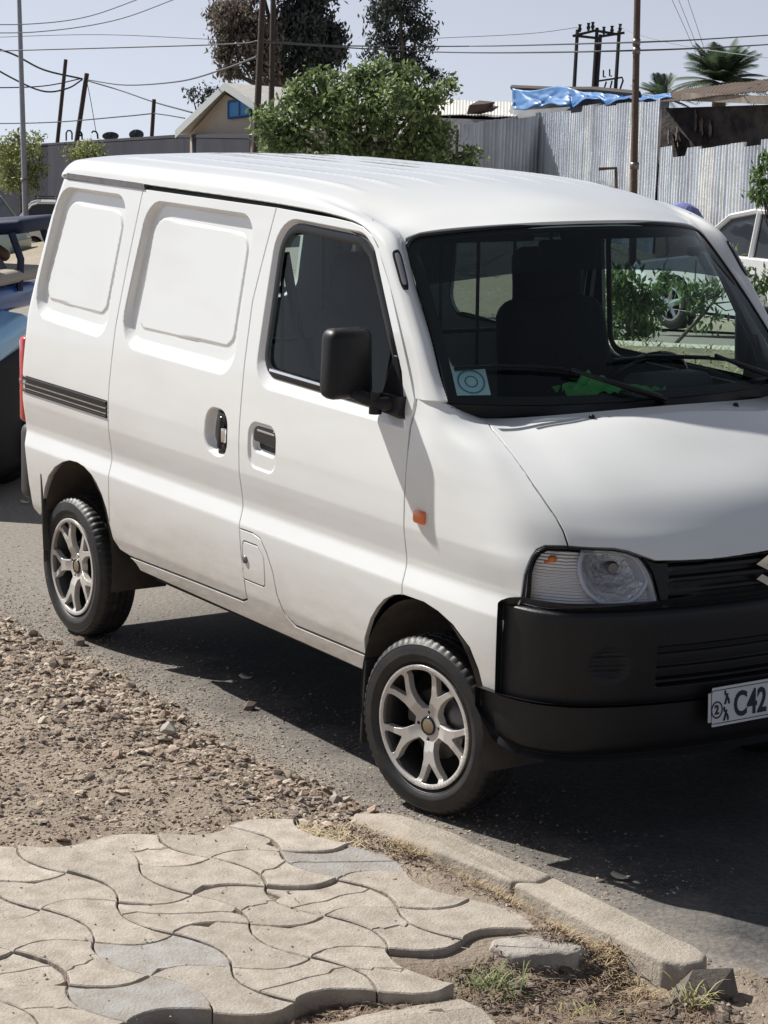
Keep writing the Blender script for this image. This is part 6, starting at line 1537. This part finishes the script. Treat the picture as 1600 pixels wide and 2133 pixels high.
# ------------------------------------------------------------------ parked vehicles
CARW = mat('car_white', (.74, .75, .75), .28, coat=.6); CARG = mat('car_pale_green', (.42, .52, .48), .35, coat=.4); TINT = mat('dark_window', (.03, .035, .04), .08); LAMP = mat('car_lamp', (.6, .6, .62), .1, coat=1)
def car(name, label, cat, P, L, W_, H, body, roofs, m, wheel_r=.31, wb=(.19, .81), group=None, rz=0., rack=False, open_sides=False):
    """P: ground point under the middle; body/roofs: side outlines, x 0..1 from the nose (which points to -x), z 0..1"""
    root = thing(name, label, cat, tuple(P), group, rz)
    X = lambda p: (p[0] - .5) * L; B = round_poly([(X(p), p[1] * H) for p in body], .06, 3)
    # cut wheel arches out of the lower edge
    zb = min(B[:, 1]); bot = []
    for c in wb[::-1]:
        cx = (c - .5) * L; bot += [(cx + (wheel_r + .06) * cos(t), wheel_r + (wheel_r + .06) * sin(t)) for t in np.linspace(-.25, pi + .25, 15)]
    up = [tuple(p) for p in B if p[1] > zb + .02]; i0 = max(range(len(up)), key=lambda i: up[i][0] - .5 * up[i][1])
    up = sorted([p for p in up], key=lambda p: math.atan2(p[1] - H * .35, p[0])) if False else up
    def shell(Pl, y_, inset, mm, nm, par):
        rows = [(-y_ + inset, .0), (-y_, .035), (y_, .035), (y_ - inset, .0)]; n_ = len(Pl); cen = Pl.mean(0); V = []
        for yy, g in ((-y_, .06), (-y_ + .05, 0.0), (y_ - .05, 0.0), (y_, .06)):
            V += [((q[0] - cen[0]) * (1 - g) + cen[0], yy, (q[1] - cen[1]) * (1 - g * .8) + cen[1]) for q in Pl]
        F = [(k * n_ + i, k * n_ + (i + 1) % n_, (k + 1) * n_ + (i + 1) % n_, (k + 1) * n_ + i) for k in range(3) for i in range(n_)]
        bm = bmesh.new(); vs = [bm.verts.new(v) for v in V]
        for f_ in F: bm.faces.new([vs[i] for i in f_])
        for k in (0, 3):
            r_ = bmesh.ops.triangle_fill(bm, edges=[e for e in (bm.edges.get((vs[k * n_ + i], vs[k * n_ + (i + 1) % n_])) for i in range(n_)) if e], use_beauty=True)
        bmesh.ops.recalc_face_normals(bm, faces=bm.faces)
        return bmobj(nm, bm, mm, par, True)
    low = [(X((body[0][0], 0)), zb), ]
    Bl = np.array([p for p in B if p[1] > zb + .05]); 
    # order: walk B from its front-bottom over the top to rear-bottom, then the arches back
    i0 = int(np.argmin(B[:, 0] + B[:, 1])); Bo = np.roll(B, -i0, 0)
    if Bo[2, 1] < Bo[1, 1] + .001 and Bo[3, 0] > Bo[1, 0]: Bo = np.roll(Bo[::-1], 1, 0)
    Bo = np.array([p for p in Bo if not (p[1] < zb + .03 and abs(p[0]) < L * .46)])
    Pl = np.concatenate([Bo, np.array(bot)])
    shell(Pl, W_ / 2, .05, m, 'body', root)
    R_ = np.array([(X(p), p[1] * H) for p in roofs]); yy = W_ / 2 - .06; yt = W_ / 2 - .20
    zr0, zr1 = R_[:, 1].min(), R_[:, 1].max()
    def tap(z): return yy + (yt - yy) * (z - zr0) / (zr1 - zr0)
    n_ = len(R_); V = [(q[0], -tap(q[1]), q[1]) for q in R_] + [(q[0], tap(q[1]), q[1]) for q in R_]
    gh = mk('glasshouse', V, [tuple(range(n_)), tuple(range(n_, 2 * n_))[::-1]] + [(i, n_ + i, n_ + (i + 1) % n_, (i + 1) % n_) for i in range(n_)], TINT, root, False)
    mb = MB()
    for s_ in (-1, 1):
        P_ = [(q[0], s_ * (tap(q[1]) + .008), q[1]) for q in round_poly(R_, .08, 4)]; mb.tube(P_ + [P_[0]], .035, 6)
        for xm in np.linspace(R_[:, 0].min() + .35 * (np.ptp(R_[:, 0])), R_[:, 0].max() - .22 * np.ptp(R_[:, 0]), 2): mb.tube([(xm + .03, s_ * (tap(zr0) + .006), zr0), (xm, s_ * (tap(zr1) + .006), zr1 - .02)], .04, 6)
    top = R_[R_[:, 1] > zr1 - .06]; x0, x1 = top[:, 0].min(), top[:, 0].max(); mb.box(((x0 + x1) / 2, 0, zr1 + .02), (x1 - x0 + .05, 2 * yt + .06, .05))
    mb.build('roof', m, root, True)
    for c in wb:
        for s_ in (-1, 1):
            cx = (c - .5) * L; V, F = lathe([(wheel_r * .62, .10), (wheel_r * .70, .11), (wheel_r * .93, .11), (wheel_r, .07), (wheel_r, -.08), (wheel_r * .6, -.1)], 36, 'y'); V[:, 1] *= s_
            ty = mk('wheel', V + np.array([cx, s_ * (W_ / 2 - .12), wheel_r]), F, RUBBER, root)
            mb = MB(); V, F = lathe([(wheel_r * .56, .06), (wheel_r * .66, .105), (wheel_r * .60, .11), (wheel_r * .56, .09)], 30, 'y'); V[:, 1] *= s_; mb.add(V + np.array([cx, s_ * (W_ / 2 - .12), wheel_r]), F)
            for k in range(5):
                t = 2 * pi * k / 5 + .3; mb.tube([(cx, s_ * (W_ / 2 - .035), wheel_r), (cx + wheel_r * .6 * cos(t), s_ * (W_ / 2 - .03), wheel_r + wheel_r * .6 * sin(t))], [.05, .034], 6)
            mb.build('rim', CHROME, ty, True); mk('hub', *(lambda q: (q[0] + np.array([cx, s_ * (W_ / 2 - .12), wheel_r]), q[1]))(lathe([(.001, s_ * .02), (wheel_r * .6, s_ * .02)], 24, 'y')), DARK, ty)
    zl = H * .42
    for s_ in (-1, 1):
        bm = bmesh.new(); abox(bm, (X((body[0][0], 0)) + .12, s_ * (W_ / 2 - .20), zl), (.20, .30, .14), None, .04, seg=3); bmobj('headlight', bm, LAMP, root, True)
        bm = bmesh.new(); abox(bm, (X((.97, 0)) + .02, s_ * (W_ / 2 - .14), zl + .08), (.12, .16, .16), None, .03); bmobj('tail_light', bm, MATS['red_lens'], root, True)
        bm = bmesh.new(); abox(bm, (R_[:, 0].min() + .28, s_ * (W_ / 2 + .07), zr0 + .07), (.10, .16, .11), None, .03); bmobj('mirror', bm, PLAST, root, True)
        for xh in (-.12, .13): MB().box((xh * L + .25, s_ * (W_ / 2 + .008), zr0 - .14), (.16, .02, .025)).build('door_handle', CHROME, root)
        for xh in (R_[:, 0].min() + .25, 0.02 * L, .23 * L): MB().box((xh, s_ * (W_ / 2 + .0015), zr0 - .33), (.008, .008, .60)).build('door_gap', DARK, root)
    if rack:
        mb = MB()
        for s_ in (-1, 1): mb.tube([(x0 - .1, s_ * yt, zr1 + .14), (x1 + .05, s_ * yt, zr1 + .14)], .022, 6)
        for x in np.linspace(x0, x1, 6): mb.tube([(x, -yt, zr1 + .14), (x, yt, zr1 + .14)], .018, 6); mb.tube([(x, -yt, zr1), (x, -yt, zr1 + .14)], .014, 5); mb.tube([(x, yt, zr1), (x, yt, zr1 + .14)], .014, 5)
        mb.build('roof_rack', IRON, root, True)
    return root
SED = [(.0, .16), (0, .36), (.03, .50), (.24, .60), (.30, .64), (.94, .66), (1, .58), (1, .30), (.99, .16)]
SEDR = [(.235, .60), (.375, .93), (.47, .99), (.70, .98), (.80, .93), (.93, .65)]
P = at(1409, 632, 27); z = P[2] - .31
car('parked_car', 'white estate car with silver wheels parked beyond the median at the right', 'car', (P[0] + (.5 - .19) * 4.5 , P[1] + .74, z), 4.5, 1.72, 1.52, SED, SEDR, CARW, group='vehicles parked across the road')
VANB = [(.0, .14), (0, .40), (.06, .55), (.10, .58), (.97, .60), (1, .5), (1, .2), (.99, .14)]; VANR = [(.06, .56), (.19, .95), (.24, .99), (.93, .99), (.985, .93), (.985, .58)]
P = at(-115, 402, 60); car('parked_van', 'pale grey green minibus roof at the left edge beside the lamp post', 'van', (P[0], P[1], P[2] - 1.95), 4.3, 1.7, 1.95, VANB, VANR, CARG, rz=math.atan2(CR[1], CR[0]) + pi - .2)
P = at(150, 420, 76); car('parked_jeep', 'white off-roader with a black roof rack behind the blue three-wheeler', 'car', (P[0], P[1], P[2] - 1.9), 4.4, 1.75, 1.9, VANB, VANR, CARW, rz=math.atan2(CR[1], CR[0]) + .15, rack=True, wheel_r=.37)

# blue three-wheeler behind the van, with a man leaning in it
tw = at(-78, 1000, 12.2); tw = CAMP + (tw - CAMP) * ((G - CAMP[2]) / (tw - CAMP)[2])
TWD = 12.2
tri = thing('three_wheeler', 'blue three-wheeler with a navy canopy parked behind the white van', 'three-wheeler', tuple(tw), rz=math.atan2(CR[1], CR[0]) - .25)
BLUE = mat('sky_blue_paint', (.30, .62, .92), .35, coat=.6); NAVY = mat('navy_canvas', (.014, .022, .06), .6); NAVP = mat('deep_blue_paint', (.02, .10, .36), .3, coat=.5)
def trib(name, c, s_, m, bev=.04, R=None): bm = bmesh.new(); abox(bm, c, s_, R, bev, seg=3); return bmobj(name, bm, m, tri, True)
trib('body_tub', (.02, 0, .40), (.70, 1.15, .64), mat('black_shell', (.004, .005, .008), .5, spec=.2), .06)
trib('front_cowl', (.03, -.30, .80), (.74, .62, .17), BLUE, .06, Matrix.Rotation(.16, 3, 'X') @ Matrix.Rotation(.12, 3, 'Y'))
trib('dashboard_panel', (-.02, .05, .945), (.56, 1.0, .13), NAVP, .04)
trib('bumper_bar', (.0, 0, .54), (.69, 1.2, .020), CHROME, .008)
trib('canopy', (-.08, .42, 1.27), (.70, .50, .075), NAVY, .03, Matrix.Rotation(-.10, 3, 'Y'))
for s_ in (.1, 1): MB().tube([(.22, .1 + s_ * .45, 1.27), (.27, .1 + s_ * .45, 1.14), (.26, .1 + s_ * .45, .98)], .020, 8).build('canopy_post', NAVY, tri, True)
trib('side_mirror', (.10, -.66, 1.04), (.13, .05, .10), PLAST, .02)
trib('seat', (-.02, 0, 1.055), (.62, .9, .07), mat('cream_vinyl', (.42, .38, .32), .6), .04)
for y in (-.5, .5): V, F = lathe([(.12, -.05), (.17, -.06), (.22, -.04), (.22, .04), (.17, .06), (.12, .05)], 28, 'y', (-.1, y, .22)); mk('wheel', V, F, RUBBER, tri)
V, F = lathe([(.12, -.05), (.17, -.06), (.22, -.04), (.22, .04), (.17, .06), (.12, .05)], 28, 'y', (.2, 0, .22)); mk('wheel', V, F, RUBBER, tri)
trib('chassis', (-.05, 0, .30), (.5, 1.0, .14), DARK, .02)

def skin_body(name, pts, edges, radii, m, parent=None, sub=2):
    me = bpy.data.meshes.new(name); me.from_pydata([tuple(p) for p in pts], edges, []); me.materials.append(m)
    o = bpy.data.objects.new(name, me); COL.objects.link(o)
    if parent: o.parent = parent
    sk = o.modifiers.new('skin', 'SKIN'); sk.use_smooth_shade = True
    lay = me.skin_vertices[0] if me.skin_vertices else None
    if lay is None: bpy.context.view_layer.objects.active = o; me.update(); lay = me.skin_vertices[0]
    for i, r_ in enumerate(radii): lay.data[i].radius = (r_, r_) if not hasattr(r_, '__len__') else r_
    lay.data[0].use_root = True
    sb = o.modifiers.new('sub', 'SUBSURF'); sb.levels = sub; sb.render_levels = sub
    return o
SKIN = mat('skin', (.14, .075, .045), .55); SLEEVE = mat('brown_sleeve', (.065, .045, .04), .85, n=(20, .5, (.11, .08, .07))); TROU = mat('grey_cloth', (.10, .11, .135), .85)
# seated figure: pelvis, chest, neck, head; arms resting forward, legs in front (three-wheeler's local frame seen from the road)
def L2W(x, y, z):
    a = tri.rotation_euler[2]; return (tw[0] + cos(a) * x - sin(a) * y, tw[1] + sin(a) * x + cos(a) * y, tw[2] + z)
J = dict(pel=(-.22, .0, 1.12), ch=(-.17, 0, 1.30), nk=(-.19, 0, 1.44), hd=(-.17, 0, 1.57), sl=(-.16, .19, 1.36), el=(.02, .25, 1.20), wl=(.18, .20, 1.14), sr=(-.12, -.19, 1.36), er=(.10, -.22, 1.19), wr=(.27, -.20, 1.16), hl=(-.2, .1, 1.14), kl=(.14, .14, 1.10), al=(.12, .14, .70), hr=(-.2, -.1, 1.14), kr=(.14, -.12, 1.10), ar=(.12, -.12, .70))
R = dict(pel=.15, ch=.15, nk=.06, hd=.10, sl=.065, el=.05, wl=.032, sr=.065, er=.05, wr=.032, hl=.10, kl=.075, al=.05, hr=.10, kr=.075, ar=.05)
K = list(J); ix = {k: i for i, k in enumerate(K)}
E_ = [('pel', 'ch'), ('ch', 'nk'), ('nk', 'hd'), ('ch', 'sl'), ('sl', 'el'), ('el', 'wl'), ('ch', 'sr'), ('sr', 'er'), ('er', 'wr'), ('pel', 'hl'), ('hl', 'kl'), ('kl', 'al'), ('pel', 'hr'), ('hr', 'kr'), ('kr', 'ar')]
person = skin_body('person', [L2W(*J[k]) for k in K], [(ix[a], ix[b]) for a, b in E_], [R[k] for k in K], SKIN)
tag(person, 'man in a brown jacket seated in the blue three-wheeler, his forearm resting forward', 'person')
jk = ['pel', 'ch', 'nk', 'sl', 'el', 'sr', 'er']; ij = {k: i for i, k in enumerate(jk)}
skin_body('jacket', [L2W(*J[k]) for k in jk], [(ij[a], ij[b]) for a, b in E_ if a in ij and b in ij], [{'nk': .075}.get(k, R[k] + .018) for k in jk], SLEEVE, person)
tk = ['pel', 'hl', 'kl', 'al', 'hr', 'kr', 'ar']; it_ = {k: i for i, k in enumerate(tk)}
skin_body('trousers', [L2W(*J[k]) for k in tk], [(it_[a], it_[b]) for a, b in E_ if a in it_ and b in it_], [R[k] + .014 for k in tk], TROU, person)
V, F = lathe([(.001, .11), (.06, .095), (.095, .05), (.103, 0), (.100, -.03)], 20, 'z', L2W(-.175, 0, 1.60)); mk('hair', V, F, mat('black_hair', (.012, .01, .01), .8), person)

# blue umbrella behind the right roof corner
um = thing('umbrella', 'dusty blue umbrella showing above the right roof corner of the van', 'umbrella'); c = at(1426, 453, 26); k = 26 / FPX
V = []; n_ = 8; tilt = Matrix.Rotation(.35, 3, Vector(CF.tolist()))
for j, (r_, h) in enumerate(((0.001, 30), (20, 26), (36, 14), (46, -4))):
    for i in range(n_ * 2):
        t = 2 * pi * i / (n_ * 2); rr = r_ * (1 if i % 2 == 0 else .96); hh = h + (3 if i % 2 and j == 3 else 0); V.append(c + np.array(tilt @ Vector((rr * cos(t) * k, rr * sin(t) * k, hh * k))))
F = [(j * 16 + i, j * 16 + (i + 1) % 16, (j + 1) * 16 + (i + 1) % 16, (j + 1) * 16 + i) for j in range(3) for i in range(16)]
o = mk('canopy', V, F, mat('umbrella_blue', (.10, .12, .34), .6, n=(3, .6, (.30, .30, .48))), um, False); o.modifiers.new('s', 'SOLIDIFY').thickness = .004
pp = np.array(tilt @ Vector((0, 0, 1))); MB().tube([c + pp * 30 * k, c - pp * 150 * k], .008, 8).build('shaft', CHROME, um, True)
MB().tube([c - pp * 150 * k, c - pp * 165 * k, c - pp * 170 * k + CR * .03, c - pp * 163 * k + CR * .05], .013, 8).build('handle', PLAST, um, True)
